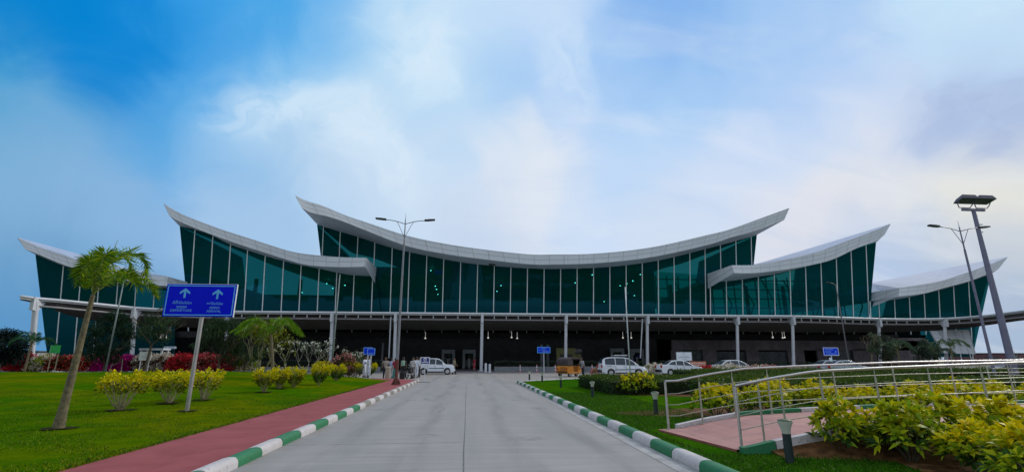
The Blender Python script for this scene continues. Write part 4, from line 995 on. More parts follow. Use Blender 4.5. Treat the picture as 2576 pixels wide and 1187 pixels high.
P1 = palm('leaning foxtail palm with pale ringed trunk and bushy green fronds on the left lawn', pb, ptop, .092, .045, FR_, .34, .032, n=32, bend=(.0, 0, .0))
sp_ = MB(); sp_.tube([at(234, 740, py_ - .1) - pb, at(262, 690, py_ - .1) - pb, at(296, 604, py_ - .1) - pb], [.03, .014, .004], 6); sp_.build('spear_leaf', mat('frond_stalk', (.20, .24, .05)), P1)
def palm_auto(label, px, py, tpx, tpy, fl, nf, r, ll, lw, seed, cols=PG, Y=None, z=.02, plume=.7, group=None, bark=BARK, on_lawn=False):
    rr = random.Random(seed); b = gl(px, py) if on_lawn else gnd(px, py, z)
    if Y: q = at(px, 880, Y); b = Vector((q.x, Y, z))
    tp = at(tpx, tpy, b.y); fs = []
    for k in range(nf):
        a = 2 * math.pi * k / nf + rr.uniform(-.3, .3); e = rr.uniform(.35, 1.15); d = Vector((math.cos(a), math.sin(a), 0)); L = fl * rr.uniform(.8, 1.1)
        fs.append([tp, tp + d * L * .35 * math.cos(e) + Vector((0, 0, L * .38 * math.sin(e))), tp + d * L * .7 * math.cos(e * .8) + Vector((0, 0, L * .5 * math.sin(e))), tp + d * L * .95 + Vector((0, 0, L * (.42 * math.sin(e) - .25)))])
    return palm(label, b, tp, r, r * .7, fs, ll, lw, cols, 22, bark, plume=plume, group=group)
palm_auto('small palm with upright green fronds among the frangipani trees', 688, 962, 682, 843, 2.1, 10, .10, .55, .05, 3, on_lawn=True, cols=[(.12, .26, .010), (.08, .20, .010), (.18, .30, .012)], plume=.5)
palm_auto('little windswept palm in front of the leftmost canopy column', 74, 915, 80, 862, 1.7, 7, .09, .5, .05, 4, Y=44, cols=[(.03, .12, .05), (.02, .08, .04)])
palm_auto('young palm with feathery fronds beneath the right end of the canopy', 2258, 915, 2257, 880, 2.2, 9, .10, .6, .06, 5, Y=54, cols=[(.05, .10, .06), (.07, .12, .07)], group='small palms at the right end')
palm_auto('small palm in front of the white tilted panels', 2391, 915, 2390, 872, 1.9, 8, .10, .5, .06, 6, Y=52, cols=[(.07, .13, .07), (.10, .16, .08)], group='small palms at the right end')
palm_auto('shaggy young palm left of the white tilted panels', 2352, 915, 2350, 890, 2.3, 10, .10, .6, .06, 7, Y=55, cols=[(.04, .08, .05), (.06, .10, .06)], group='small palms at the right end')

# --- broadleaf trees
def branch(b, p, d, L, r, depth, rr, tips, spread=.7, n=6, up=.2, curl=.25):
    pts = [Vector(p)]; q = Vector(d).normalized()
    for k in range(3):
        q = (q + Vector((rr.uniform(-curl, curl), rr.uniform(-curl, curl), rr.uniform(-curl, curl) * .5 + up * .2))).normalized(); pts.append(pts[-1] + q * L / 3)
    b.tube(pts, [r, r * .9, r * .8, r * .68], n)
    if depth == 0: tips.append((pts[-1], q)); return
    for k in range(rr.choice((2, 2, 3))):
        e = (q + Vector((rr.uniform(-1, 1), rr.uniform(-1, 1), rr.uniform(-.35, .75))) * spread).normalized()
        branch(b, pts[-1], e, L * rr.uniform(.62, .85), r * .66, depth - 1, rr, tips, spread, n, up, curl)
def tree(label, base, h, cr, cols, seed, n=5200, ll=.16, lw=.06, droop=.3, name='leafy_tree', bark=DBARK, group=None, cx=0.0, trunkh=.35, clumps=26, flat=.8):
    rr = random.Random(seed); t = thing(name, label, 'tree', base, 0, group); b = MB(); tips = []
    b.tube([(0, 0, -.1), (cx * .15, 0, h * trunkh * .5), (cx * .3, 0, h * trunkh)], [h * .022, h * .018, h * .015], 8)
    for k in range(4):
        a = k * 1.57 + rr.uniform(-.5, .5); branch(b, (cx * .3, 0, h * trunkh), (math.cos(a) * .7, math.sin(a) * .7, 1), h * .22, h * .010, 2, rr, tips, .6, 5)
    b.build('trunk', bark, t)
    cc = []
    for k in range(clumps):
        u = rr.random(); a = rr.uniform(0, 6.28); zz = h * (trunkh + .08 + (1 - trunkh - .12) * u); pr = math.sin(math.pi * min(1, .18 + u * .8)) * cr
        cc.append((cx * u + math.cos(a) * pr * rr.uniform(.3, 1), math.sin(a) * pr * rr.uniform(.3, 1), zz, cr * rr.uniform(.22, .42), rr.uniform(.55, 1.35)))
    cc = np.array(cc); i = RNG.integers(0, clumps, n); d = rand_dir(n, .1); P = cc[i, :3] + d * cc[i, 3:4] * RNG.uniform(.3, 1, (n, 1)) ** .6 * np.array([1, 1, flat])
    C = tint(n, cols, jit=.3) * cc[i, 4:5]
    link('crown', leaf_mesh('crown_leaves', [leaf_arrays(P, d + RNG.normal(size=(n, 3)) * .6, ll * RNG.uniform(.6, 1.4, n), lw, C, droop)]), t)
    return t
def P_at(px, Y, z=.02): q = at(px, 880, Y); return Vector((q.x, Y, z))
DT = [(.010, .035, .016), (.018, .05, .018), (.008, .025, .014)]; MT = [(.035, .075, .028), (.05, .095, .03), (.022, .05, .02)]
tree('dark dense drooping tree under the canopy, left of the second column', P_at(272, 45), 5.6, 2.0, DT, 1, 7000, .22, .07, .5, clumps=34, trunkh=.22)
tree('loose grey green tree with long bare boughs around the second column', P_at(372, 44.5), 6.0, 1.6, MT, 2, 2600, .2, .06, .5, trunkh=.45, cx=.7, clumps=18)
tree('feathery green tree just right of the big blue sign', P_at(556, 44), 5.3, 2.1, MT, 3, 7000, .24, .045, .5, clumps=32, trunkh=.25)
tree('feathery green tree behind the frangipani, reaching past the third column', P_at(622, 45.5), 5.2, 1.9, MT, 4, 6000, .24, .045, .5, clumps=28, trunkh=.2)
tree('dark spreading tree at the far left edge', P_at(8, 46), 3.9, 2.1, [(.008, .02, .02), (.012, .03, .025)], 5, 6500, .25, .08, .3, clumps=30, trunkh=.35)
tree('thin grey tree with a curved bare trunk at the right end of the canopy', P_at(2186, 54), 4.6, 1.1, [(.06, .09, .05), (.09, .12, .07)], 6, 1500, .22, .06, .4, cx=.8, trunkh=.5, clumps=12, bark=BARK)
tree('dull green tree behind the last but one canopy column', P_at(2222, 57), 4.6, 1.5, [(.04, .07, .045), (.06, .09, .05)], 7, 3200, .24, .07, .4, clumps=18, trunkh=.3)
tree('dull green leafy tree in front of the left edge of the tilted panels', P_at(2322, 56), 4.0, 1.5, [(.04, .07, .05), (.05, .085, .055)], 8, 3200, .24, .07, .4, clumps=18, trunkh=.25)
# bare twigs at the far right
tw = thing('bare_shrub', 'leafless grey shrub beside the floodlight mast at the right edge', 'shrub', P_at(2562, 40)); b = MB(); tips = []
for k in range(5): branch(b, (0, 0, 0), (random.uniform(-.6, .6), random.uniform(-.3, .3), 1), 1.0, .035, 2, random.Random(40 + k), tips, .8, 5)
b.build('stem', mat('grey_twigs', (.22, .24, .24), .8), tw)
# reddish round bush with pink flowers
p = gl(858, 940); p.y = 40.5; p.z = .1; p.x = at(864, 900, 40.5).x
flower_bush('round reddish brown bush with pink flowers on top, right of the fourth column', p, 1.15, 1.9, PNK, .10, [(.09, .07, .035), (.06, .06, .03), (.11, .08, .04)], n=4200)
# frangipani trees: thick forked branches, tip leaves and white flowers
FB = mat('frangipani_bark', (.17, .165, .085), .8, var=.25, scale=8)
def frangipani(label, base, h, seed, leaves=12, cols=OLV, fl=2, spread=.75, stems=3, depth=3, group='frangipani trees by the planter', bark=None):
    rr = random.Random(seed); t = thing('frangipani_tree', label, 'tree', base, 0, group); b = MB(); tips = []
    for k in range(stems):
        a = 2 * math.pi * k / stems + rr.uniform(-.4, .4); branch(b, (math.cos(a) * .05, math.sin(a) * .05, -.05), (math.cos(a) * .55, math.sin(a) * .55, 1.0), h * .36, h * .015, depth, rr, tips, spread, 6, .5, .35)
    b.build('trunk', bark or FB, t, smooth=True)
    if leaves:
        n = len(tips) * leaves; P = np.repeat(np.array([tuple(q[0]) for q in tips]), leaves, 0); D_ = np.repeat(np.array([tuple(q[1]) for q in tips]), leaves, 0) * .5 + RNG.normal(size=(n, 3)) * .8; P = P + RNG.normal(0, .16, (n, 3)) * np.array([1, 1, 1.3]) - np.array([0, 0, .08])
        link('foliage', leaf_mesh('tip_leaves', [leaf_arrays(P, D_, .24 * RNG.uniform(.6, 1.2, n), .075, tint(n, cols, jit=.3), .2)]), t)
    sel = [tips[i] for i in range(0, len(tips), max(1, fl))]
    k = len(sel) * 6; P = np.repeat(np.array([tuple(q[0]) for q in sel]), 6, 0) + RNG.normal(0, .05, (k, 3))
    link('blossom', leaf_mesh('tip_blossoms', [leaf_arrays(P, rand_dir(k, .3), .12, .10, tint(k, [(.75, .74, .66)], jit=.1), 0)]), t)
    return t
frangipani('many stemmed frangipani tree left of the small palm', gl(650, 952), 3.5, 21, 22, OLV, 3, .7, 5, 3)
frangipani('slim frangipani tree right of the small palm with white tip flowers', gl(712, 952), 3.0, 22, 5, OLV, 2, .95, 3, 2)
frangipani('bare knobbly frangipani tree in front of the dark shop opening', gl(768, 936), 2.9, 23, 3, MT, 2, .8, 3, 3, bark=mat('grey_bark', (.20, .20, .16), .85))
frangipani('bare frangipani tree beside the fourth canopy column', gl(806, 930), 3.1, 24, 2, MT, 3, .8, 2, 3, bark=mat('grey_bark', (.20, .20, .16), .85))
frangipani('leafy topped frangipani tree at the foot of the slim grey pole', gl(832, 932), 3.0, 25, 14, MT, 1, .6, 2, 2)
frangipani('low sparse frangipani tree left of the pair of blue signs', gl(903, 938), 2.1, 26, 5, MT, 2, .8, 3, 3)
# --- grass blades
def blades(n, fx, ztop, cols, ln, wd):
    xy = fx(n); n = len(xy); z = np.array([ztop(x, y) for x, y in xy]); P = np.column_stack([xy, z - .01])
    D_ = np.column_stack([RNG.normal(0, .55, n), RNG.normal(0, .55, n), np.ones(n)])
    return leaf_arrays(P, D_, ln * RNG.uniform(.5, 1.3, n), wd, tint(n, cols, jit=.3), .15)
def blades_pos(n, fx, ztop, ca_, cb_, cc_, ln, wd):
    V_, C_ = blades(n, fx, ztop, [ca_], ln, wd); q = V_[::4]; m = len(q)
    f = .5 + .5 * np.sin(q[:, 0] * .43 + 1.3 * np.sin(q[:, 1] * .31)) * np.sin(q[:, 1] * .52 + np.cos(q[:, 0] * .27) * 1.4 + 1); f = np.clip(f + RNG.normal(0, .22, m), 0, 1)[:, None]
    d_ = RNG.random((m, 1)) < .25
    col = np.where(d_, np.array(cc_), np.array(ca_) * (1 - f) + np.array(cb_) * f) * RNG.uniform(.7, 1.3, (m, 1))
    return V_, np.repeat(col, 4, axis=0)
def left_pts(n):
    y = 2.5 + 20 * RNG.random(n) ** 1.6; x = -5.5 - RNG.random(n) ** 1.2 * (4 + y * .95)
    e = RNG.random(n) < .10; x[e] = -5.44 - np.abs(RNG.normal(0, .10, e.sum())); y[e] = 2 + 32 * RNG.random(e.sum()) ** 1.3
    cl_ = np.sin(x * 1.9 + np.sin(y * 1.3) * 1.5) * np.sin(y * 2.3 + np.cos(x)) > -.35
    k = cl_ | e; return np.column_stack([x[k], y[k]])
def right_pts(n):
    y = 2.2 + 20 * RNG.random(n) ** 1.5; x = 3.72 + RNG.random(n) ** 1.1 * np.minimum(2.3 + .02 * y, 3)
    k = ~((y > 7.8) & (y < 10.7) & (x > 3.9)); return np.column_stack([x[k], y[k]])
go = link('grass', leaf_mesh('grass_blades', [blades_pos(80000, left_pts, lawn_z, (.055, .17, .003), (.21, .235, .003), (.022, .08, .003), .06, .012)])); setp(go, 'short green turf of the left lawn with shaggy edge along the red path', 'grass', kind='stuff')
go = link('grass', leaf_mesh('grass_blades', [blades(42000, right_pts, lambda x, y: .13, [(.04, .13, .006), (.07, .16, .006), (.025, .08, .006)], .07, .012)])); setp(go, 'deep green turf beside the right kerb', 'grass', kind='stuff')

go = link('tree_belt', leaf_mesh('belt_leaves', [leaf_arrays(TBP, rand_dir(len(TBP), .1), 2.6 * RNG.uniform(.6, 1.3, len(TBP)), 1.7, tint(len(TBP), DGR, jit=.3), .2)])); setp(go, 'dark belt of trees far behind the road, mirrored in the glass', 'trees', kind='stuff')

for (px, py, r_) in ((146, 1078, .42), (470, 1034, .34), (302, 1032, .5), (424, 1014, .45), (511, 1006, .45), (664, 986, .45), (702, 977, .45)):
    p = gl(px, py); patch('flower_bed', mat('contact_shade_soil', (.035, .03, .012), .95, var=.5, scale=9, bump=.8, spec=.05), p.x, p.y, r_ * .8, r_ * .62, p.z + .022, px)  # soil rings, darkened to stand in for contact shadow at each foot
# ------------------------------------------------------------------ steel railings of the ramp
def railing(label, y, xs_, hz, hh=.97, extra=()):
    t = thing('steel_railing', label, 'railing', (xs_[0], y, 0), 0, 'stainless railings of the ramp')
    x0 = xs_[0]; X = sorted(set(list(np.linspace(x0, x0 + 3.4, 14)) + list(np.linspace(x0 + 4, xs_[-1], 12))))
    L = lambda x, z: (x - x0, 0, z)
    top = MB(); top.tube([L(x, hz(x) + hh) for x in X], .022, 10); top.build('top_rail', STEEL, t, smooth=True)
    for q in (.27, .50, .73):
        r_ = MB(); r_.tube([L(x, hz(x) + hh * q) for x in X], .0085, 6); r_.build('rail', mat('dull_stainless', (.44, .45, .38), .55, metal=1.0, var=.08), t, smooth=True)
    for i, x in enumerate(xs_):
        p = MB(); r0 = .024 if i == 0 else .017
        p.tube([L(x, hz(x) - .02), L(x, hz(x) + hh * (.98 if i == 0 else .86))], r0, 10); p.tube([L(x, hz(x) + hh * .86), L(x, hz(x) + hh * .99)], .008, 6)
        p.tube([L(x, hz(x)), L(x, hz(x) + .012)], .045, 12); p.build('post', STEEL if i == 0 else mat('dull_stainless', (.44, .45, .38), .55, metal=1.0, var=.08), t)
    return t
railing('near stainless steel railing with bright top rail, between the yellow shrubs and tiled ramp', YN + .12, [4.58, 4.99, 5.40] + [6.15 + 1.04 * i for i in range(19)], deck_z)
railing('far stainless steel railing along the back edge of the tiled ramp', YFAR - .05, [4.26, 5.02, 5.78, 6.6] + [8.16 + 1.45 * i for i in range(14)], deck_z)
t3 = railing('distant stainless steel railing end at the right edge, beyond the ramp', 15.2, [17.5 + .9 * i for i in range(12)], lambda x: .58)

# ------------------------------------------------------------------ signs
def frame_strip(mb, x0, x1, z0, z1, w, y, d=.006):
    for a, c, e, f in ((x0, x1, z1 - w, z1), (x0, x1, z0, z0 + w), (x0, x0 + w, z0 + w, z1 - w), (x1 - w, x1, z0 + w, z1 - w)):
        mb.box(((a + c) / 2, y, (e + f) / 2), (c - a, d, f - e))
sb = gl(470, 1034); SY = sb.y
s0, s1 = at(411, 796, SY), at(600, 717, SY); wS = (at(594, 757, SY).x - at(418, 757, SY).x); hS = s1.z - s0.z
DS = thing('direction_sign', 'big blue board on a grey post reading DEPARTURE and ARRIVAL with two arrows', 'sign', (sb.x, SY, sb.z))
zc = (s0.z + s1.z) / 2 - sb.z; xc = at(506, 757, SY).x - sb.x
pm = MB(); pm.tube([(0, 0, -.05), (0, 0, zc - hS / 2 + .02)], .058, 14); pm.tube([(0, .03, zc - hS / 2), (0, .03, zc + hS * .4)], .03, 8); o = pm.build('post', GALV, DS); auto_smooth(o.data)
bm_ = MB(); bm_.box((xc, -.045, zc), (wS, .05, hS)); brd = bm_.build('board', BLUE, DS, bevel=.006)
fm = MB(); frame_strip(fm, xc - wS / 2 + .035, xc + wS / 2 - .035, zc - hS / 2 + .035, zc + hS / 2 - .035, .028, -.073); fm.build('border', SLBLUE, brd)
em = MB(); em.box((xc + wS / 2 + .008, -.04, zc), (.012, .055, hS + .01)); em.box((xc, -.04, zc + hS / 2 + .008), (wS + .02, .05, .012)); em.build('edge_trim', SWHITE, brd)
def arrow(cx, cz, s):
    a = MB(); a.box((cx, -.0735, cz - s * .16), (s * .2, .005, s * .68))
    for sg in (-1, 1):
        a.prism([(cx, -.071, cz + s * .5), (cx, -.071, cz + s * .2), (cx + sg * s * .5, -.071, cz - s * .12), (cx + sg * s * .5, -.071, cz + s * .10)], [(cx, -.0765, cz + s * .5), (cx, -.0765, cz + s * .2), (cx + sg * s * .5, -.0765, cz - s * .12), (cx + sg * s * .5, -.0765, cz + s * .10)])
    a.build('arrow', SLBLUE, brd)
def su(px, py): return (px - 1065) / 1720 * wS + xc, (575 - py) / 760 * hS + zc      # board detail in the zoomed crop
LB_ = mat('sign_lettering', (.16, .50, .95), .4, var=.03)
for (ax, ay, tx, hx, en, tex, te, hi, w1, w2, w3) in ((672, 405, 655, 620, 'DEPARTURE', 640, 'నిర్గమనము', 'प्रस्थान', 520, 465, 255), (1478, 425, 1440, 1435, 'ARRIVAL', 1445, 'ఆగమనము', 'आगमन', 355, 395, 260)):
    x, z = su(ax, ay); arrow(x, z, .235 / 760 * 760 * hS * .30 / .235)
    for txt, py, w, sz in ((te, 632, w2, .10), (hi, 738, w3, .10), (en, 815, w1, .085)):
        x, z = su(tex, py + (12 if ax > 1000 else 0)); lettering(txt, sz * hS / .85, LB_, brd, (x, -.0735, z), width=w / 1720 * wS)
def board_sign(name, label, px, pyb, Yd, x0, y0, x1, y1, mb_, mf, posts=1, z0=.1, group=None, tilt=0, pm=WHITE, pr=.035, depth=.05, border=.05):
    b = at(px, 900, Yd); base = Vector((b.x, Yd, z0)); t = thing(name, label, 'sign', base, 0, group)
    a, c = at(x0, y1, Yd) - base, at(x1, y0, Yd) - base; w, h = c.x - a.x, c.z - a.z; cx, cz = (a.x + c.x) / 2, (a.z + c.z) / 2
    for k in range(posts):
        xx = cx if posts == 1 else cx + (k - .5) * w * .7; q = MB(); q.tube([(xx, .03, -.1), (xx, .03, cz + h * .3)], pr, 8); q.build('post', pm, t)
    bo = MB().box((cx, -.03, cz), (w, depth, h)).build('board', mb_, t)
    if mf:
        f = MB(); frame_strip(f, cx - w / 2 + .005, cx + w / 2 - .005, cz - h / 2 + .005, cz + h / 2 - .005, border, -.03 - depth / 2 - .003); f.build('border', mf, bo)
    return t, bo, cx, cz, w, h
def dashes(bo, cx, cz, w, h, rows, m, y):
    k = MB()
    for (u, v, l, tk) in rows: k.box((cx + u * w, y, cz + v * h), (l * w, .006, tk * h))
    k.build('lettering', m, bo)
PB = mat('pale_sign_blue', (.20, .42, .85), .4)
t, bo, cx, cz, w, h = board_sign('direction_sign', 'left one of the overlapping pair of blue boards, partly hidden behind the other', 922, 940, 42.2, 914, 873, 938, 891, BLUE2, PB, pr=.05)
t, bo, cx, cz, w, h = board_sign('direction_sign', 'right front one of the overlapping pair of blue boards near the white robed people', 935, 940, 41.6, 923.5, 875.5, 944.5, 893, BLUE2, PB, pr=.05); dashes(bo, cx, cz, w, h, [(0, -.2, .7, .05), (.0, -.33, .5, .04)], PB, -.06)
t, bo, cx, cz, w, h = board_sign('notice_sign', 'small dark blue stand sign with a white emblem, in front of the white hatchback', 1068, 954, 35.8, 1057, 897.5, 1082, 919, mat('navy_sign', (.012, .02, .22), .4), SWHITE, z0=0.01, pr=.03, border=.055)
em = MB(); em.tube([(cx + .10 * math.cos(a), -.062, cz + h * .2 + .10 * math.sin(a)) for a in np.linspace(0, 6.28, 17)], .022, 6, cap=False); em.box((cx, -.062, cz + h * .2), (.09, .006, .03)); em.box((cx + .02, -.062, cz + h * .2 + .03), (.03, .006, .07)); em.build('emblem', SWHITE, bo)
dashes(bo, cx, cz, w, h, [(0, -.1, .68, .085), (0, -.33, .74, .10)], SWHITE, -.062)
bs = MB(); bs.box((0, .03, .01), (.9, .35, .02)); bs.build('foot_plate', POLE, t)
t, bo, cx, cz, w, h = board_sign('direction_sign', 'blue direction board on a white post standing in the planter left of the auto rickshaw', 1368, 925, 61.0, 1351.5, 872, 1384, 887.5, BLUE2, SLBLUE, pr=.06, border=.06); dashes(bo, cx, cz, w, h, [(.02, .27, .36, .07), (.0, 0, .3, .07), (.12, -.22, .5, .05), (.1, -.33, .4, .04), (-.3, .02, .06, .12)], PB, -.062)
t, bo, cx, cz, w, h = board_sign('direction_sign', 'blue direction board with pale lines, behind the pair of silver cars', 2090, 915, 49, 2072, 873.5, 2107, 894, BLUE2, SWHITE, pr=.05, border=.05); dashes(bo, cx, cz, w, h, [(-.12, .25, .55, .08), (-.2, -.02, .4, .08), (0, -.27, .7, .07), (.3, 0, .06, .2)], PB, -.062)
MB().box((-.15, -.12, 1.35), (.28, .05, .55)).build('paper_notice', SWHITE, t)
t, bo, cx, cz, w, h = board_sign('park_sign', 'small green signboard on two thin posts beside the leftmost glass wall', 142, 915, 43, 126, 868, 155, 887.5, GREEN, None, posts=2, pm=mat('tan_post', (.35, .33, .22), .6)); fm = MB(); fm.box((cx - w / 2, -.03, cz), (.03, .06, h)); fm.build('side_trim', mat('pale_green', (.3, .6, .35), .5), bo)
GRY = mat('board_print', (.35, .38, .42), .6)
t, bo, cx, cz, w, h = board_sign('notice_board', 'white notice board with a small crest, standing behind the white sedan', 1721, 915, 58.5, 1702, 885, 1739, 907, SWHITE, mat('board_edge', (.45, .5, .55), .5), posts=2, border=.04); dashes(bo, cx, cz, w, h, [(0, .05, .5, .03), (0, -.12, .72, .07), (0, -.35, .35, .04)], GRY, -.06)
cr_ = MB(); cr_.tube([(cx + .16 * math.cos(a), -.06, cz + h * .26 + .12 * math.sin(a)) for a in np.linspace(.2, 2.94, 9)], .025, 5); cr_.build('emblem', GRY, bo)
t, bo, cx, cz, w, h = board_sign('notice_board', 'white notice board with a small crest, behind the left flower hedge', 366, 915, 44.8, 349, 884, 383, 906, mat('cream_board', (.62, .66, .60), .5), None, posts=2); dashes(bo, cx, cz, w, h, [(0, .05, .5, .03), (0, -.1, .6, .05), (0, -.28, .4, .04)], GRY, -.06); dashes(bo, cx, cz, w, h, [(0, .28, .16, .09)], GRY, -.061)
t, bo, cx, cz, w, h = board_sign('shop_sign', 'long narrow white sign hanging low under the canopy, left part', 429, 915, 62.5, 412.5, 871, 444.5, 876.5, SWHITE, None, posts=2, pm=DARKST); dashes(bo, cx, cz, w, h, [(-.34, 0, .2, .35), (.12, 0, .5, .3)], mat('sign_print_blue', (.12, .25, .6), .5), -.06)
OR = mat('orange_board', (.50, .16, .10), .5, var=.3, scale=2)
t, bo, cx, cz, w, h = board_sign('banner_board', 'low orange and white striped board right of the white notice board', 1765, 920, 57.5, 1737, 908.5, 1775, 926, OR, None, posts=2); dashes(bo, cx, cz, w, h, [(0, .25, .9, .14), (0, -.02, .8, .10)], mat('board_cream', (.62, .50, .45), .5), -.06); dashes(bo, cx, cz, w, h, [(.25, -.2, .4, .12), (-.2, -.22, .3, .1)], mat('board_dark_print', (.10, .03, .03), .5), -.06)
t, bo, cx, cz, w, h = board_sign('banner_board', 'dull red low board under the canopy behind the minivan bonnet', 1600, 920, 66, 1583, 909.5, 1605, 922, mat('dull_red_board', (.16, .035, .03), .6), None, posts=2)

# ------------------------------------------------------------------ lamps, masts and poles
def lamp_post(label, base, top_z, arm, m, foot=None, group='double armed street lamps', droop=.25, one=False):
    t = thing('street_lamp', label, 'street lamp', base, 0, group); h = top_z - base.z
    p = MB(); p.tube([(0, 0, -.02), (0, 0, h * .84)], [.085, .055], 10); p.tube([(0, 0, h * .84), (0, 0, h * .99)], [.04, .03], 8); p.tube([(0, 0, h * .985), (0, 0, h * 1.035)], [.02, .006], 6)
    o = p.build('pole', m, t); auto_smooth(o.data)
    if foot:
        f = MB(); f.tube([(0, 0, 0), (0, 0, 1.45)], [.10, .092], 10); f.box((0, 0, .03), (.5, .5, .04))
        for k in range(4): a = k * 1.571; f.prism([(math.cos(a) * .09 + .008 * math.sin(a), math.sin(a) * .09 - .008 * math.cos(a), .05), (math.cos(a) * .27 + .008 * math.sin(a), math.sin(a) * .27 - .008 * math.cos(a), .05), (math.cos(a) * .09 + .008 * math.sin(a), math.sin(a) * .09 - .008 * math.cos(a), .38)], [(math.cos(a) * .09 - .008 * math.sin(a), math.sin(a) * .09 + .008 * math.cos(a), .05), (math.cos(a) * .27 - .008 * math.sin(a), math.sin(a) * .27 + .008 * math.cos(a), .05), (math.cos(a) * .09 - .008 * math.sin(a), math.sin(a) * .09 + .008 * math.cos(a), .38)])
        f.build('foot', foot, t)
    for s in ((-1,) if one else (-1, 1)):
        a = MB(); pts = [(0, 0, h * .962)] + [(s * arm * u, 0, h * .962 + droop * math.sin(min(1, u * 1.1) * 1.5)) for u in (.25, .5, .75, 1)]
        a.tube(pts, .024, 6); a.tube([(0, 0, h * .875), (s * arm * .14, 0, h * .91), (s * arm * .30, 0, h * .952), (s * arm * .42, 0, h * .962 + droop * .7)], .018, 6); ar = a.build('arm', m, t, smooth=True)
        e = Vector(pts[-1]); hd = MB(); d = Vector((s, 0, .10)).normalized()
        for k, (u0, u1, w0, w1, th) in enumerate(((-.05, .2, .09, .15, .09), (.2, .62, .15, .12, .08))):
            A_, B_ = e + d * u0, e + d * u1
            hd.prism([A_ + Vector((0, -w0, -.02)), A_ + Vector((0, w0, -.02)), A_ + Vector((0, w0 * .7, th)), A_ + Vector((0, -w0 * .7, th))], [B_ + Vector((0, -w1, -.02)), B_ + Vector((0, w1, -.02)), B_ + Vector((0, w1 * .7, th * .8)), B_ + Vector((0, -w1 * .7, th * .8))])
        hh = hd.build('lamp_head', DARKST, ar)
    return t
b1 = gnd(996, 967, .13); b1.z = .13
lamp_post('double armed street lamp with red oxide foot on the red footpath', b1, at(1022, 549, b1.y).z, (at(1072, 545, b1.y).x - at(1022, 545, b1.y).x), POLE, RUST)
Y5 = 25.0; b5 = at(2491, 893, Y5); b5.z = .13
PURP = mat('bluish_pole', (.20, .19, .29), .45, var=.1)
lamp_post('double armed street lamp with light coloured pole beside the floodlight mast', b5, at(2414, 568, Y5).z, 1.35, PURP)
def plain_pole(label, px, Y, topy, r, m, z=.1, tpx=None, group=None, arm=None):
    b = at(px, 900, Y); b.z = z; tz = at(tpx or px, topy, Y).z; t = thing('slim_pole', label, 'pole', b, 0, group)
    q = MB(); q.tube([(0, 0, -.1), (0, 0, (tz - z) * .55), (0, 0, tz - z)], [r, r * .85, r * .6], 8); o = q.build('pole', m, t, smooth=True); f = MB(); f.tube([(0, 0, 0), (0, 0, .06)], r * 2.2, 8); f.build('foot', m, t)
    if arm:
        e = MB(); e.tube([(0, 0, tz - z - .1), (-.25, 0, tz - z + .12), (-.7, 0, tz - z + .22)], [r * .6, r * .5, r * .4], 6); e.build('arm', m, t); hd = MB(); hd.box((-.95, 0, tz - z + .25), (.55, .22, .08)); hd.build('lamp_head', DARKST, t, bevel=.02)
plain_pole('slim grey pole rising to the left wing roof behind the frangipani trees', 836, 40.5, 690, .075, mat('grey_green_pole', (.20, .25, .25), .5), tpx=848)
plain_pole('slim white flagless pole in front of the minivan windscreen', 1583, 40.5, 722, .06, WHITE, tpx=1572)
plain_pole('thin dark lamp pole with one short arm in front of the right wing', 2134, 52, 716, .075, mat('brown_grey_pole', (.12, .12, .13), .5), tpx=2103, arm=True)
plain_pole('thin grey pole behind the foxtail palm', 272, 43, 700, .07, mat('grey_green_pole', (.20, .25, .25)), z=.5, tpx=293)
YM = 29.0; bM = at(2541, 895, YM); bM.z = .13; tM = at(2444, 530, YM)
MT_ = thing('floodlight_mast', 'thick purple grey floodlight mast with two big lamps, rightmost pole', 'floodlight', bM); hM = tM.z - bM.z
q = MB(); q.tube([(0, 0, -.05), (0, 0, hM)], [.23, .115], 14); o = q.build('pole', PURP, MT_); auto_smooth(o.data)
q = MB(); q.box((0, 0, .03), (.75, .75, .05)); q.build('foot_plate', PURP, MT_)
for z_, w_ in ((hM - .38, .10), (hM - 1.0, .22), (hM - 1.55, .16)):
    q = MB(); q.box((w_ * .9, 0, z_), (w_ * 2.1, .05, .05)); q.build('climbing_step', PURP, MT_)
q = MB(); q.box((0, 0, hM + .06), (1.75, .12, .17)); xb = q.build('crossbar', PURP, MT_)
for s in (-1, 1):
    f = MB(); c0 = Vector((s * .66, -.25, hM + .80)); hw, hd_ = .64, .36
    low = [c0 + Vector((sx * hw, sy * hd_, -.16 + sy * -.10)) for sx, sy in ((-1, -1), (1, -1), (1, 1), (-1, 1))]
    up_ = [c0 + Vector((sx * hw * .78, sy * hd_ * .7, .10 + sy * -.10)) for sx, sy in ((-1, -1), (1, -1), (1, 1), (-1, 1))]
    f.prism(low, up_); f.prism([p + Vector((0, 0, -.03)) for p in low], [p + Vector((0, 0, .0)) for p in low]); fo = f.build('floodlight', mat('flood_housing', (.10, .09, .12), .5), MT_)
    g_ = MB(); g_.add([p * .92 + c0 * .08 + Vector((0, 0, -.04)) for p in low], [(0, 1, 2, 3)]); g_.build('glass', mat('flood_glass', (.22, .22, .26), .15), fo, fix=False)
    br_ = MB(); br_.tube([c0 + Vector((-.56, 0, -.16)), (c0.x - .56, -.1, hM + .40), (c0.x - .42, -.02, hM + .20), (c0.x + .42, -.02, hM + .20), (c0.x + .56, -.1, hM + .40), c0 + Vector((.56, 0, -.16))], .035, 6); br_.build('yoke', PURP, fo)

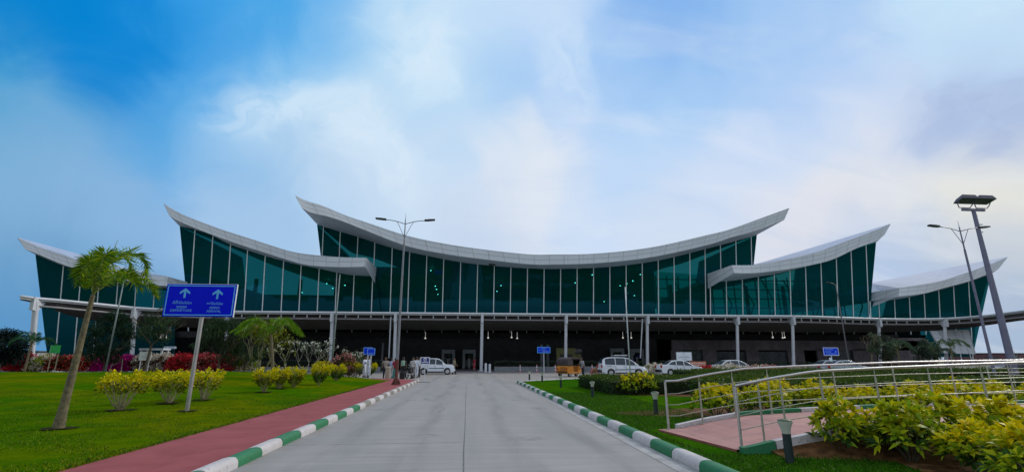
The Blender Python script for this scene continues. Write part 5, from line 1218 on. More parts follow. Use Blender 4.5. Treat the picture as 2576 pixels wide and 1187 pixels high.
# ------------------------------------------------------------------ bollard lights
DGREEN = mat('bollard_post', (.018, .035, .035), .55, var=.2)
BOLC = mat('bollard_cap', (.50, .53, .46), .4, var=.1)
BT = thing('bollard_light', '', 'bollard', (0, 0, 0), 0, 'bollard lights along the right kerb')
q = MB(); q.lathe((0, 0, 0), [(.062, -.03), (.060, .40)], 14); o = q.build('post', DGREEN, BT); auto_smooth(o.data)
q = MB(); q.lathe((0, 0, 0), [(.058, .40), (.062, .43), (.078, .50), (.105, .555), (.108, .575)], 16); o = q.build('cap', BOLC, BT); auto_smooth(o.data)
q = MB(); q.lathe((0, 0, 0), [(.098, .566), (.100, .585), (.055, .602)], 16); q.build('lid', mat('bollard_lid', (.10, .13, .07), .5), o, smooth=True)
bl_ = [(1988, 1163, 'nearest bollard light, in the grass in front of the yellow shrubs'), (1651, 1042, 'second nearest bollard light, just left of the far railing end'), (1491, 998, 'third bollard light, in front of the clipped hedge corner'), (1411, 974, 'fourth bollard light, in the open grass beyond the hedge corner'), (1364, 960, 'fifth bollard light, second from the far end of the kerb'), (1332, 955, 'farthest bollard light, at the far end of the right kerb')]
for i, (px, py, lab) in enumerate(bl_):
    p = gnd(px, py, .13)
    if i == 0: BT.location = p; BT['label'] = lab
    else: dup(BT, p, label=lab)

# ------------------------------------------------------------------ planters, bins, posts at the forecourt
def planter(label, px0, px1, Y, top, hh, group='concrete planters in front of the canopy'):
    a, c = at(px0, 920, Y), at(px1, 920, Y); w = c.x - a.x; t = thing('planter_box', label, 'planter', ((a.x + c.x) / 2, Y, 0), 0, group)
    b = MB(); n = max(1, int(w / 3.4))
    for k in range(n): b.box((-w / 2 + (k + .5) * w / n, 0, top / 2), (w / n - .03, .9, top))
    b.build('wall', CONC, t, bevel=.02)
    MB().box((0, 0, top + .01), (w - .1, .7, .04)).build('earth', SOIL, t)
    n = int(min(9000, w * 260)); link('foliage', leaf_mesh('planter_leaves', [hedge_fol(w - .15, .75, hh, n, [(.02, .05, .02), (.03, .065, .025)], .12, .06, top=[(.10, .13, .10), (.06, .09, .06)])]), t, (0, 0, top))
    return t
planter('long grey concrete planter with low hedge behind the auto rickshaw', 1243, 1505, 62.9, .66, .62)
planter('grey concrete planter with low hedge behind the left lawn', 700, 958, 62.9, .66, .72)
planter('concrete planter with low hedge behind the parked white cars', 1530, 1990, 63.3, .66, .55)
planter('concrete planter with low hedge at the right end behind the silver cars', 2010, 2330, 63.3, .66, .5)
planter('concrete planter with low hedge behind the left flower row', 430, 690, 62.9, .66, .6)
q = at(968, 933, 40.0); tb = thing('litter_bin', 'tan cylindrical litter bin where the lawn meets the footpath', 'bin', (at(976, 933, 39.2).x, 39.2, .13)); m_ = MB(); m_.lathe((0, 0, 0), [(.17, 0), (.19, .05), (.20, .78), (.21, .84)], 16); o = m_.build('body', mat('tan_bin', (.40, .37, .30), .6), tb); auto_smooth(o.data); m_ = MB(); m_.lathe((0, 0, 0), [(.215, .80), (.22, .88), (.18, .90)], 16); m_.build('rim', mat('bin_rim', (.45, .43, .38), .5), tb)
for px, lab in ((1222, 'taller white bollard right of the woman in red'), (1232, 'white bollard nearest the concrete planter end')):
    p = at(px, 930, 61.3); t = thing('white_bollard', lab, 'bollard', (p.x, 61.3, .02), 0, 'white bollards beside the planter'); m_ = MB(); m_.lathe((0, 0, 0), [(.15, 0), (.15, .9 if px > 1225 else 1.0), (.10, 1.0 if px > 1225 else 1.08)], 12); o = m_.build('post', WHITE, t); auto_smooth(o.data); m_ = MB(); m_.lathe((0, 0, 0), [(.20, 0), (.20, .05), (.15, .07)], 12); m_.build('foot', WHITE, t)
PNKP = mat('delineator_pink', (.55, .20, .20), .6)
DL = None
for i, (px, py, lab) in enumerate(((1221, 934, 'pink and white delineator post by the white bollards'), (1308.5, 936, 'pink and white delineator post, leftmost in front of the long planter'), (1350.5, 937, 'pink and white delineator post, below the blue direction board'), (1397, 937, 'pink and white delineator post just left of the auto rickshaw'), (1490, 936, 'pink and white delineator post between rickshaw and minivan'), (874, 936, 'pink white delineator post, left of two before the left planter'), (924, 936, 'pink white delineator post, behind the white robed people'))):
    p = gnd(px, py, 0); p = Vector((at(px, py, 55).x, 55, 0)) if py == 936 and px < 1000 else p
    if DL is None:
        DL = thing('delineator_post', lab, 'road post', p, 0, 'pink and white delineator posts'); m_ = MB()
        for k in range(5): m_.lathe((0, 0, 0), [(.055, .06 + k * .18), (.055, .235 + k * .18)], 8, k % 2)
        m_.build('post', [PNKP, SWHITE], DL); m_ = MB(); m_.lathe((0, 0, 0), [(.14, 0), (.12, .05), (.06, .07)], 8); m_.build('foot', PNKP, DL)
    else: dup(DL, p, label=lab)
# kiosk with yellow front
KY = mat('kiosk_yellow', (.17, .17, .055), .6, var=.15); a, c = at(1400, 925, 70), at(1461, 875.5, 70)
t = thing('cash_kiosk', 'dull yellow fronted cash machine kiosk under the canopy behind the rickshaw', 'kiosk', ((a.x + c.x) / 2, 70, .1)); w, h = c.x - a.x, c.z - .1
m_ = MB(); m_.box((-w * .12, 0, h * .86), (w * .76, .5, h * .28)); m_.box((-w * .43, .02, h * .36), (w * .14, .46, h * .72)); m_.box((w * .44, .02, h * .36), (w * .11, .46, h * .71)); m_.box((w * .26, .06, h * .36), (w * .25, .3, h * .71)); m_.build('frame', KY, t)
m_ = MB(); m_.box((-w * .12, .12, h * .36), (w * .47, .2, h * .7)); m_.build('recess', DARKST, t)
MB().box((w * .38, -.02, h * .87), (w * .22, .4, h * .24)).build('sign_box', DARKST, t); lettering('ATM', .52, mat('kiosk_letter', (.30, .32, .33), .5), t, (w * .38, -.23, h * .87))
# white tilted panel wall with curly emblem at the right end
PW = mat('white_panel', (.58, .62, .66), .5, var=.08, scale=.6)
a, c = at(2342, 832, 63), at(2440, 900, 63); A_, B_, C_, D_ = at(2340, 832, 64.5), at(2437, 829, 64.5), at(2454, 890, 62.5), at(2372, 888, 62.5)
t = thing('panel_screen', 'tilted white panelled screen with a dark curly emblem under the right canopy end', 'screen', (A_.x, 63, .1)); o_ = Vector((A_.x, 63, .1)); q = [p - o_ for p in (A_, B_, C_, D_)]
m_ = MB(); m_.prism(q, [p + Vector((0, .15, 0)) for p in q]); pn = m_.build('panel', PW, t)
m_ = MB()
for k in range(6): u = k / 5; p0, p1 = q[0].lerp(q[1], u) + Vector((0, -.02, 0)), q[3].lerp(q[2], u) + Vector((0, -.02, 0)); m_.tube([p0, p1], .035, 4)
for k in range(4): u = k / 3; p0, p1 = q[0].lerp(q[3], u) + Vector((0, -.02, 0)), q[1].lerp(q[2], u) + Vector((0, -.02, 0)); m_.tube([p0, p1], .035, 4)
m_.build('joint_lines', mat('panel_joint', (.36, .39, .43), .6), pn)
m_ = MB()
for s in (-1, 1):
    ctr = q[0].lerp(q[1], .26 + s * .12).lerp(q[3].lerp(q[2], .26 + s * .12), .45) + Vector((0, -.08, 0)); m_.tube([ctr + Vector((math.cos(th) * r_ * s, 0, math.sin(th) * r_ * .8)) for th, r_ in ((k * .55, .12 + k * .055) for k in range(11))], .05, 5)
m_.build('emblem', DARKST, pn)
for x_ in (.25, .55, .85):
    p = q[3].lerp(q[2], x_); MB().tube([p + Vector((0, .1, 0)), (p.x, p.y + .1, -.05)], .07, 6).build('leg', WHITE, t)
# white shelter frame left of the notice board, and far low buildings
t = thing('luggage_shelter', 'low white framed stand behind the left notice board', 'stand', P_at(382, 48.5)); m_ = MB(); a, c = at(354, 900, 48.5), at(410, 879, 48.5); w = c.x - a.x; z_ = c.z
for s in (-1, 1): m_.box((s * w / 2, 0, z_ / 2), (.14, .14, z_)); m_.box((s * w / 2, .9, z_ / 2), (.14, .14, z_))
m_.build('frame', WHITE, t); m_ = MB(); m_.box((0, .45, z_ + .02), (w + .3, 1.2, .16)); m_.build('roof', WHITE, t)
t = thing('ladder_frame', 'small grey folding frame behind the magenta flowers', 'frame', P_at(302, 46.5))
m_ = MB(); m_.tube([(-.55, 0, 0), (-.35, 0, 2.1)], .03, 5); m_.tube([(.5, 0, 0), (.35, 0, 1.6)], .03, 5); m_.tube([(-.42, 0, 1.5), (.4, 0, 1.5)], .035, 5); m_.tube([(-.45, 0, 1.0), (.4, 0, 1.4)], .02, 5); m_.build('frame', GALV, t)
def far_block(name, label, cat, px0, px1, y0, y1, Y, d, mw, mr):
    a, c = at(px0, y1, Y), at(px1, y0, Y); w, h = c.x - a.x, c.z; t = thing(name, label, cat, ((a.x + c.x) / 2, Y + d / 2, 0))
    MB().box((0, 0, h / 2 - .1), (w, d, h)).build('wall', mw, t); MB().box((0, 0, h + .08), (w + .6, d + .6, .22)).build('roof', mr, t)
    for k in range(3): MB().box((-w / 2 + (k + .5) * w / 3, -d / 2 - .03, h * .55), (w / 4.5, .08, h * .3)).build('window', DARKST, t)
far_block('low_building', 'low far reddish building on the horizon right of the terminal', 'building', 2470, 2620, 889, 899, 150, 12, mat('far_red_wall', (.16, .08, .09), .9), mat('far_roof', (.12, .10, .11), .8))
far_block('low_building', 'low pale building on the horizon at the far left', 'building', -60, 96, 884, 899, 110, 10, mat('far_pale_wall', (.34, .38, .42), .9), mat('far_roof2', (.10, .13, .17), .8))
# ------------------------------------------------------------------ vehicles (local +x is forward)
def ip(prof, x): return float(np.interp(x, [p[0] for p in prof], [p[1] for p in prof]))
def make_car(label, loc, rz, L, Wd, belt, cab, wheels, paint, wr=.31, name='parked_car', cat='car', mould=False, rack=False, group=None, handles=True):
    """belt: upper body line (x,z) rear to front; cab: side outline of the glasshouse (x,z): rear base, rear top, front top, front base"""
    t = thing(name, label, cat, loc, rz, group); x0, x1 = -L / 2, L / 2
    low = []; zb = .24
    for wx in sorted(wheels, reverse=True):
        low += [(wx + (wr + .07) * math.cos(a), max(zb, wr + (wr + .07) * math.sin(a))) for a in np.linspace(-.2, math.pi + .2, 11)]
    out = list(belt) + [(x1 - .02, .42), (x1 - .08, zb)] + [p for p in low] + [(x0 + .08, zb), (x0 + .02, .45)]
    w = Wd / 2; b = MB()
    rings = []
    for yy, k in ((-w, .965), (-w + .02, .985), (-w + .10, 1.0), (0, 1.0), (w - .10, 1.0), (w - .02, .985), (w, .965)):
        rings.append([(px * (k if abs(px) > L * .4 else 1) * (1 - .012 * (abs(yy) / w) ** 4), yy, .55 + (pz - .55) * (k if pz > .55 else 1)) for px, pz in out])
    n = len(out); vs = [p for r in rings for p in r]
    fs = [(i * n + j, i * n + (j + 1) % n, (i + 1) * n + (j + 1) % n, (i + 1) * n + j) for i in range(len(rings) - 1) for j in range(n)] + [tuple(range(n)), tuple((len(rings) - 1) * n + j for j in range(n))]
    b.add(vs, fs); bo = b.build('body', paint, t); auto_smooth(bo.data, 35)
    zb0 = min(cab[0][1], cab[-1][1]); zt = max(p[1] for p in cab)
    def yw(z): return (w - .05) - .20 * max(0, (z - zb0)) / (zt - zb0 + .01)
    c = MB(); cc = spl(cab, 26); cc = [(p[0], p[1]) for p in cc]
    c.prism([(px, -yw(pz), pz) for px, pz in cc], [(px, yw(pz), pz) for px, pz in cc]); co = c.build('cabin', paint, t, bevel=.02); auto_smooth(co.data, 40)
    # glass
    xr, xf = cab[0][0], cab[-1][0]; top = [p for p in cc]
    def roofz(x): 
        return max((np.interp(x, [q[0] for q in top], [q[1] for q in top])), zb0 + .02)
    xa, xb = xr + (xf - xr) * .07, xf - (xf - xr) * .10; bz = lambda x: ip(belt, x) + .035
    segs = np.linspace(xa, xb, 4) if len(wheels) else []
    cuts = [xa, xr + (xf - xr) * .36, xr + (xf - xr) * .64, xb]
    for s in (-1, 1):
        for i in range(3):
            u0, u1 = cuts[i] + .035, cuts[i + 1] - .035; xs_ = np.linspace(u0, u1, 7); lo_ = [(x, bz(x)) for x in xs_]; hi_ = [(x, max(bz(x) + .01, roofz(x) - .075)) for x in xs_]
            g_ = MB(); g_.strip([[(x, s * (yw(z) + .006), z) for x, z in lo_], [(x, s * (yw(z) + .006), z) for x, z in hi_]]); g_.build('window', CARGL, t)
    for (i0, i1, nm, off) in ((1, 6, 'rear_window', -.012), (19, 24, 'windscreen', .012)):
        g_ = MB(); rowz = [(cc[i][0] + off, cc[i][1] + .012) for i in range(i0, i1 + 1)]
        g_.strip([[(x, -yw(z) + .07, z) for x, z in rowz], [(x, yw(z) - .07, z) for x, z in rowz]]); g_.build(nm, CARGL, t)
    # wheels
    wm = MB(); wm.tube([(0, -.1, 0), (0, -.085, 0), (0, .085, 0), (0, .1, 0)], [wr * .86, wr, wr, wr * .86], 20); wme = wm.mesh('tyre', RUBBER); auto_smooth(wme)
    rm = MB(); rm.tube([(0, -.108, 0), (0, .108, 0)], wr * .26, 10); rm.tube([(0, -.103, 0), (0, .103, 0)], [wr * .62, wr * .62], 20)
    rme = rm.mesh('rim', CHROME)
    for wx in wheels:
        for s in (-1, 1):
            wo_ = link('wheel', wme, t, (wx, s * (w - .10), wr)); link('rim', rme, wo_)
    # lamps, bumpers, mirrors
    for s in (-1, 1):
        zf = ip(belt, x1 - .18) - .13; q = MB(); q.prism([(x1 - .34, s * (w - .03), zf + .10), (x1 - .05, s * (w - .14), zf + .03), (x1 - .02, s * (w - .16), zf - .08), (x1 - .22, s * (w - .01), zf - .04)], [(x1 - .30, s * (w - .35), zf + .11), (x1 - .02, s * (w - .42), zf + .03), (x1 + .005, s * (w - .42), zf - .08), (x1 - .22, s * (w - .35), zf - .04)]); q.build('headlight', LENS, t)
        q = MB(); q.box((x0 + .04, s * (w - .12), ip(belt, x0 + .1) - .14), (.13, .22, .24)); q.build('tail_light', REDL, t, bevel=.02)
        q = MB(); q.box((cab[-1][0] - .30, s * (w + .07), bz(cab[-1][0] - .3) + .05), (.12, .16, .13)); q.build('mirror', paint, t, bevel=.03)
        if handles:
            for hx in (cuts[1] - .12, cuts[2] - .12): q = MB(); q.box((hx, s * (w - .004), ip(belt, hx) - .13), (.2, .04, .035)); q.build('door_handle', CHROME, t)
        q = MB(); q.box(((wheels[0] + wheels[1]) / 2, s * (w - .02), zb + .06), (abs(wheels[1] - wheels[0]) - 2 * wr - .2, .06, .1)); q.build('sill', BLACK, t)
        if mould: q = MB(); q.box(((wheels[0] + wheels[1]) / 2 + .1, s * (w + .004), .66), (1.6, .03, .075)); q.build('side_moulding', mat('dark_teal_trim', (.03, .10, .11), .5), t)
    for xx, nm in ((x1 - .01, 'front_bumper'), (x0 + .01, 'rear_bumper')):
        q = MB(); q.box((xx, 0, .45), (.14, Wd * .88, .24)); q.build(nm, paint if nm[0] == 'f' else BLACK, t, bevel=.04)
    q = MB(); q.box((x1 + .055, 0, .62 if L < 4.2 else .55), (.05, Wd * .5, .12)); q.build('grille', BLACK, t)
    for s in (-1, 1):
        for cx_ in cuts[1:3] + [cuts[3] - .02]:
            za, zc = zb + .14, bz(cx_) - .03; MB().box((cx_, s * (w - .001), (za + zc) / 2), (.014, .02, zc - za)).build('door_seam', BLACK, t)
    for xx in (x1 + .07, x0 - .055): q = MB(); q.box((xx, 0, .48 if xx > 0 else .72), (.02, .46, .11)); q.build('number_plate', SWHITE, t)
    if rack:
        q = MB(); zt_ = zt + .02
        for xx in (-.75, .25): q.box((xx, 0, zt_ + .08), (.06, Wd * .7, .05))
        for s in (-1, 1):
            for xx in (-.75, .25): q.box((xx, s * Wd * .33, zt_ + .02), (.05, .05, .16))
        q.build('rack_frame', BLACK, t); q = MB()
        for k in range(7): q.box((-.25, (k - 3) * Wd * .105, zt_ + .15), (1.25, .07, .03))
        q.box((-.25, -Wd * .35, zt_ + .17), (1.3, .04, .10)); q.build('roof_rack', WHITE, t)
    return t
def pos(px, Y, z=0.0): p = at(px, 930, Y); return (p.x, Y, z)
make_car('white compact hatchback with dark side moulding parked by the terminal entrance', pos(1096, 53.5), 0, 3.98, 1.72,
    [(-1.97, .80), (-1.93, 1.02), (-1.5, 1.04), (.75, 1.00), (1.0, 1.06), (1.75, 1.02), (1.96, .86), (1.99, .62)], [(-1.86, 1.0), (-1.62, 1.56), (-.9, 1.67), (.1, 1.66), (.55, 1.50), (1.08, 1.02)], (-1.22, 1.28), CWHITE, .33, mould=True)
MV = make_car('white minivan taxi with roof rack and grey side stripes', pos(1565, 47.6), 0, 4.58, 1.77,
    [(-2.26, .85), (-2.22, 1.06), (-1.5, 1.03), (.9, .98), (1.25, .99), (2.0, .84), (2.22, .68), (2.28, .52)], [(-2.2, 1.02), (-2.05, 1.58), (-1.3, 1.76), (.15, 1.74), (.75, 1.50), (1.48, .99)], (-1.38, 1.37), CWHITE, .33, rack=True, cat='minivan', name='parked_minivan')
for pts in ([(-1.9, 1.0), (-1.6, .93), (-1.25, .90), (-1.3, .94)], [(-.4, .86), (.0, .80), (.35, .70), (.1, .80)], [(-1.0, .56), (.9, .58), (1.7, .62), (.9, .66), (-1.0, .64)]):
    for s in (-1, 1): q = MB(); q.add([(x, s * (.885 + .007), z) for x, z in pts], [tuple(range(len(pts)))]); q.build('side_stripe', mat('grey_stripe', (.07, .10, .13), .4), MV, fix=False)
sed_b = [(-2.18, .86), (-2.12, 1.02), (-1.55, 1.04), (-.9, .98), (.9, .93), (1.2, .95), (1.95, .82), (2.15, .68), (2.2, .5)]
sed_c = [(-1.62, 1.0), (-.95, 1.40), (-.2, 1.49), (.35, 1.44), (.75, 1.24), (1.25, .94)]
make_car('white sedan in front of the white notice board', pos(1709, 48.6), 0, 4.4, 1.70, sed_b, sed_c, (-1.28, 1.32), CWHITE, .31, group='white sedans', name='parked_sedan')
make_car('white sedan farther right, alone beside the canopy column', pos(1846, 48.8), 0, 4.4, 1.70, sed_b, [(-1.7, 1.0), (-1.0, 1.42), (-.2, 1.51), (.4, 1.44), (.85, 1.22), (1.3, .94)], (-1.28, 1.32), CWHITE, .31, group='white sedans', name='parked_sedan')
make_car('silver sedan behind, mostly hidden left one of the silver pair', pos(2092, 51.2), 0, 4.4, 1.72, sed_b, sed_c, (-1.28, 1.32), CSILV, .31, group='silver cars', name='parked_sedan')
make_car('silver sedan in front, right one of the overlapping silver pair', pos(2124, 48.4), 0, 4.5, 1.72, sed_b, [(-1.75, 1.0), (-1.1, 1.36), (-.3, 1.47), (.35, 1.42), (.85, 1.22), (1.4, .94)], (-1.3, 1.35), CSILV, .31, group='silver cars', name='parked_sedan')
van_b = [(-2.3, .9), (-2.28, 1.15), (1.4, 1.12), (1.7, 1.10), (2.2, .9), (2.3, .6)]
make_car('white van behind the flower row at the far left', pos(84, 52), 0, 4.6, 1.8, van_b, [(-2.22, 1.1), (-2.2, 1.85), (-1.6, 1.98), (.9, 1.96), (1.3, 1.75), (1.85, 1.1)], (-1.4, 1.4), mat('far_white_paint', (.42, .48, .55), .35), .33, name='parked_van', cat='van')
make_car('white car farther left, half hidden by the dark tree', pos(34, 50), 0, 4.3, 1.7, sed_b, sed_c, (-1.28, 1.32), mat('far_white_paint', (.42, .48, .55)), .31)
make_car('dark grey car seen between the railings at the far right', pos(2560, 33, .13), R(160), 4.3, 1.7, sed_b, sed_c, (-1.28, 1.32), mat('dark_grey_paint', (.06, .07, .08), .3, coat=.5), .31)
# auto rickshaw: rear three-quarter view, facing right and away
AR = thing('auto_rickshaw', 'yellow and black auto rickshaw at the end of the right lawn', 'auto rickshaw', pos(1434, 46.3), R(42))
q = MB(); w = .66
lo = [(-1.25, .32), (-1.28, .62), (-1.22, .98), (-.35, 1.0), (-.30, .42), (.55, .40), (.72, .55), (.78, .95), (1.05, .95), (1.28, .62), (1.25, .34), (.5, .26), (-.5, .24)]
q.prism([(x, -w * (1 if x < .6 else .62), z) for x, z in lo], [(x, w * (1 if x < .6 else .62), z) for x, z in lo]); q.build('body', YELLOW, AR, bevel=.03)
q = MB(); ho = spl([(-1.2, .99), (-1.24, 1.35), (-1.05, 1.62), (-.5, 1.74), (.3, 1.72), (.72, 1.62), (.80, 1.5)], 20); ho = [tuple(p) for p in ho]
q.strip([[(x, -w, z) for x, z in ho], [(x, w, z) for x, z in ho]])
for s in (-1, 1): q.add([(x, s * w, z) for x, z in [(-1.2, .99)] + ho[1:9]] + [(-.45, s * w, 1.35), (-.40, s * w, .99)], [tuple(range(11))]); q.box((.05, s * w, 1.66), (1.5, .03, .12))
hd_ = q.build('hood', HOOD, AR, fix=False); md = hd_.modifiers.new('thick', 'SOLIDIFY'); md.thickness = .025
for s in (-1, 1):
    q = MB(); q.tube([(.62, s * w * .9, .5), (.74, s * w * .88, 1.6)], .025, 6); q.tube([(-.38, s * w * .98, .9), (-.40, s * w * .98, 1.6)], .022, 6); q.build('pillar', BLACK, AR)
q = MB(); q.prism([(.80, -.55, 1.0), (.80, .55, 1.0), (.78, .55, 1.55), (.78, -.55, 1.55)], [(.82, -.55, 1.0), (.82, .55, 1.0), (.80, .55, 1.55), (.80, -.55, 1.55)]); q.build('windscreen', CLEAR, AR)
q = MB(); q.box((-.75, 0, .62), (.5, 1.15, .2)); q.box((-1.0, 0, .95), (.15, 1.15, .55)); q.build('seat', BLACK, AR, bevel=.04)
for wx, wy in ((-.85, -.55), (-.85, .55), (.95, 0)):
    q = MB(); q.tube([(wx, wy - .06, .22), (wx, wy + .06, .22)], .22, 16); wo_ = q.build('wheel', RUBBER, AR); q = MB(); q.tube([(wx, wy - .065, .22), (wx, wy + .065, .22)], .11, 12); q.build('rim', CHROME, wo_)
for s in (-1, 1): q = MB(); q.box((-1.285, s * .5, .72), (.03, .12, .16)); q.build('tail_light', REDL, AR)
q = MB(); q.box((-1.30, 0, .45), (.05, 1.2, .1)); q.build('rear_bumper', BLACK, AR)
q = MB(); q.box((-1.29, -.1, .72), (.02, .55, .34)); q.build('vent_grille', mat('rickshaw_vent', (.30, .12, .01), .6), AR)
# motorcycle
MC = thing('parked_motorcycle', 'black motorcycle at the end of the red footpath among the group of people', 'motorcycle', pos(1032, 39.5, .13), R(75))
for wx in (-.62, .66):
    q = MB(); q.tube([(wx + .27 * math.cos(a), 0, .3 + .27 * math.sin(a)) for a in np.linspace(0, 2 * math.pi, 21)], .05, 6, cap=False); wo_ = q.build('wheel', RUBBER, MC); q = MB(); q.tube([(wx, -.05, .3), (wx, .05, .3)], .06, 8)
    for k in range(6): a = k * math.pi / 3; q.tube([(wx, 0, .3), (wx + .24 * math.cos(a), 0, .3 + .24 * math.sin(a))], .012, 4)
    q.build('rim', CHROME, wo_)
q = MB(); q.tube([(-.62, 0, .3), (-.1, 0, .45), (.35, 0, .8)], .04, 6); q.tube([(-.5, 0, .75), (.35, 0, .78)], .04, 6); q.box((-.02, 0, .42), (.4, .26, .3)); q.build('frame', BLACK, MC)
q = MB(); q.ball((.18, 0, .86), .2, 8, 0, (1.3, .7, .7)); q.build('fuel_tank', mat('tank_grey', (.10, .10, .12), .25), MC, smooth=True)
q = MB(); q.box((-.38, 0, .82), (.75, .24, .1)); q.build('seat', BLACK, MC, bevel=.03)
q = MB(); q.tube([(.66, .08, .3), (.42, .08, .95)], .025, 6); q.tube([(.66, -.08, .3), (.42, -.08, .95)], .025, 6); q.tube([(.3, .34, 1.02), (.42, .12, 1.0), (.42, -.12, 1.0), (.3, -.34, 1.02)], .016, 6); q.build('handlebar', CHROME, MC)
q = MB(); q.ball((.52, 0, .88), .09, 6); q.build('headlight', LENS, MC, smooth=True)
q = MB(); q.tube([(.0, -.16, .3), (-.75, -.18, .36)], [.03, .045], 8); q.build('exhaust', CHROME, MC)

# ------------------------------------------------------------------ people (local -y is the way they face)
JT = dict(pelvis=(0, 0, .93), waist=(0, .0, 1.08), chest=(0, .01, 1.30), neck=(0, .015, 1.47), jaw=(0, -.01, 1.535), head=(0, .0, 1.61), crown=(0, .005, 1.67))
for s, n_ in ((-1, 'r'), (1, 'l')):
    JT.update({f'hip_{n_}': (s * .095, 0, .88), f'knee_{n_}': (s * .105, -.015, .49), f'ankle_{n_}': (s * .105, .02, .085), f'toe_{n_}': (s * .12, -.14, .035), f'sho_{n_}': (s * .185, .01, 1.40), f'elb_{n_}': (s * .235, .02, 1.13), f'wri_{n_}': (s * .25, -.045, .90), f'palm_{n_}': (s * .25, -.065, .83)})
def person(label, loc, rz, top, bottom, pose=None, scale=1.0, skirt=False, robe=False, hair=HAIR, cap=None, pack=None, group='people outside the terminal', sleeves='short', scarf=None):
    J = {k: Vector(v) for k, v in JT.items()}
    for k, v in (pose or {}).items(): J[k] = Vector(v)
    t = thing('person', label, 'person', loc, rz, group); t.scale = (scale,) * 3
    verts, edges, rad = [], [], []
    ix = {}
    def V(k, p, r): ix[k] = len(verts); verts.append(tuple(p)); rad.append(r)
    def E(a, c): edges.append((ix[a], ix[c]))
    RD_ = dict(pelvis=.12, waist=.105, chest=.125, neck=.052, jaw=.075, head=.092, crown=.07, hip=.085, knee=.056, ankle=.040, toe=.032, sho=.055, elb=.040, wri=.026, palm=.032)
    for k, p in J.items(): V(k, p, RD_[k.split('_')[0]])
    for a, c in (('pelvis', 'waist'), ('waist', 'chest'), ('chest', 'neck'), ('neck', 'jaw'), ('jaw', 'head'), ('head', 'crown')): E(a, c)
    V('nose', J['head'] + Vector((0, -.112, -.02)), .016); E('head', 'nose')
    for n_, s in (('r', -1), ('l', 1)):
        for a, c in ((f'pelvis', f'hip_{n_}'), (f'hip_{n_}', f'knee_{n_}'), (f'knee_{n_}', f'ankle_{n_}'), (f'ankle_{n_}', f'toe_{n_}'), ('chest', f'sho_{n_}'), (f'sho_{n_}', f'elb_{n_}'), (f'elb_{n_}', f'wri_{n_}'), (f'wri_{n_}', f'palm_{n_}')): E(a, c)
        V(f'ear_{n_}', J['head'] + Vector((s * .095, .01, -.01)), .018); E('head', f'ear_{n_}')
        d = (J[f'palm_{n_}'] - J[f'wri_{n_}']).normalized(); u = d.orthogonal().normalized() if abs(d.x) > .8 else Vector((0, 1, 0)) - d * d.y; u.normalize(); w_ = d.cross(u)
        for f_, (off, ln) in enumerate(((-.027, .066), (-.009, .078), (.009, .074), (.026, .058))):
            p0 = J[f'palm_{n_}'] + d * .03 + u * off; p1 = p0 + d * ln * .55 + w_ * .006; p2 = p0 + d * ln * .9 + w_ * .022 * s
            V(f'f{f_}a{n_}', p0, .009); V(f'f{f_}b{n_}', p1, .0085); V(f'f{f_}c{n_}', p2, .007); E(f'palm_{n_}', f'f{f_}a{n_}'); E(f'f{f_}a{n_}', f'f{f_}b{n_}'); E(f'f{f_}b{n_}', f'f{f_}c{n_}')
        p0 = J[f'wri_{n_}'].lerp(J[f'palm_{n_}'], .6) - u * .035; V(f'ta{n_}', p0, .011); V(f'tb{n_}', p0 - u * .022 + d * .035, .009); E(f'palm_{n_}', f'ta{n_}'); E(f'ta{n_}', f'tb{n_}')
    me = bpy.data.meshes.new('body'); me.from_pydata(verts, edges, []); me.materials.append(SKIN)
    bo = link('body', me, t); md = bo.modifiers.new('skin', 'SKIN'); md.use_smooth_shade = True
    sk = me.skin_vertices
    if not sk:
        bm = bmesh.new(); bm.from_mesh(me); bm.verts.layers.skin.verify(); bm.to_mesh(me); bm.free(); sk = me.skin_vertices
    for i, r in enumerate(rad): sk[0].data[i].radius = (r, r); sk[0].data[i].use_root = (i == 0)
    sub = bo.modifiers.new('smooth', 'SUBSURF'); sub.levels = 1; sub.render_levels = 1
    # clothes
    def ell(c, rx, ry, n=14): return [(c[0] + rx * math.cos(2 * math.pi * j / n), c[1] + ry * math.sin(2 * math.pi * j / n), c[2]) for j in range(n)]
    c = MB(); hem = .40 if robe else .84
    rows_ = [ell((0, 0, hem), .19 if robe else .165, .15 if robe else .125)] + ([ell((0, 0, .7), .185, .14)] if robe else []) + [ell(J['pelvis'] + Vector((0, 0, .03)), .168, .128), ell(J['waist'], .155, .118), ell(J['chest'], .19, .135), ell(J['chest'] + Vector((0, 0, .09)), .185, .115), ell(J['neck'] + Vector((0, 0, -.035)), .085, .075), ell(J['neck'] + Vector((0, 0, .0)), .062, .06)]
    c.strip([r + [r[0]] for r in rows_])
    for n_ in 'rl':
        s0_, e_, w_ = J[f'sho_{n_}'], J[f'elb_{n_}'], J[f'wri_{n_}']; st = J['chest'] + Vector((s0_.x * .55, 0, .07))
        pts = [st, s0_, s0_.lerp(e_, .5), e_.lerp(s0_, .12)] + ([e_, w_.lerp(e_, .15)] if sleeves == 'long' else [])
        c.tube(pts, [.07, .072, .063, .062] + ([.055, .042] if sleeves == 'long' else []), 10)
    c.build('shirt', top, t, smooth=True)
    l = MB()
    if skirt:
        l.strip([r + [r[0]] for r in (ell((0, 0, .10), .23, .20), ell((0, 0, .5), .20, .165), ell((0, 0, .86), .165, .125), ell(J['pelvis'] + Vector((0, 0, .09)), .15, .115))]); l.build('skirt', bottom, t, smooth=True)
    else:
        for n_ in 'rl':
            h_, k_, a_ = J[f'hip_{n_}'], J[f'knee_{n_}'], J[f'ankle_{n_}']
            l.tube([h_ + Vector((-h_.x * .25, 0, .07)), h_, h_.lerp(k_, .5), k_, k_.lerp(a_, .5), a_ + Vector((0, 0, .0))], [.098, .10, .088, .074, .068, .064], 12)
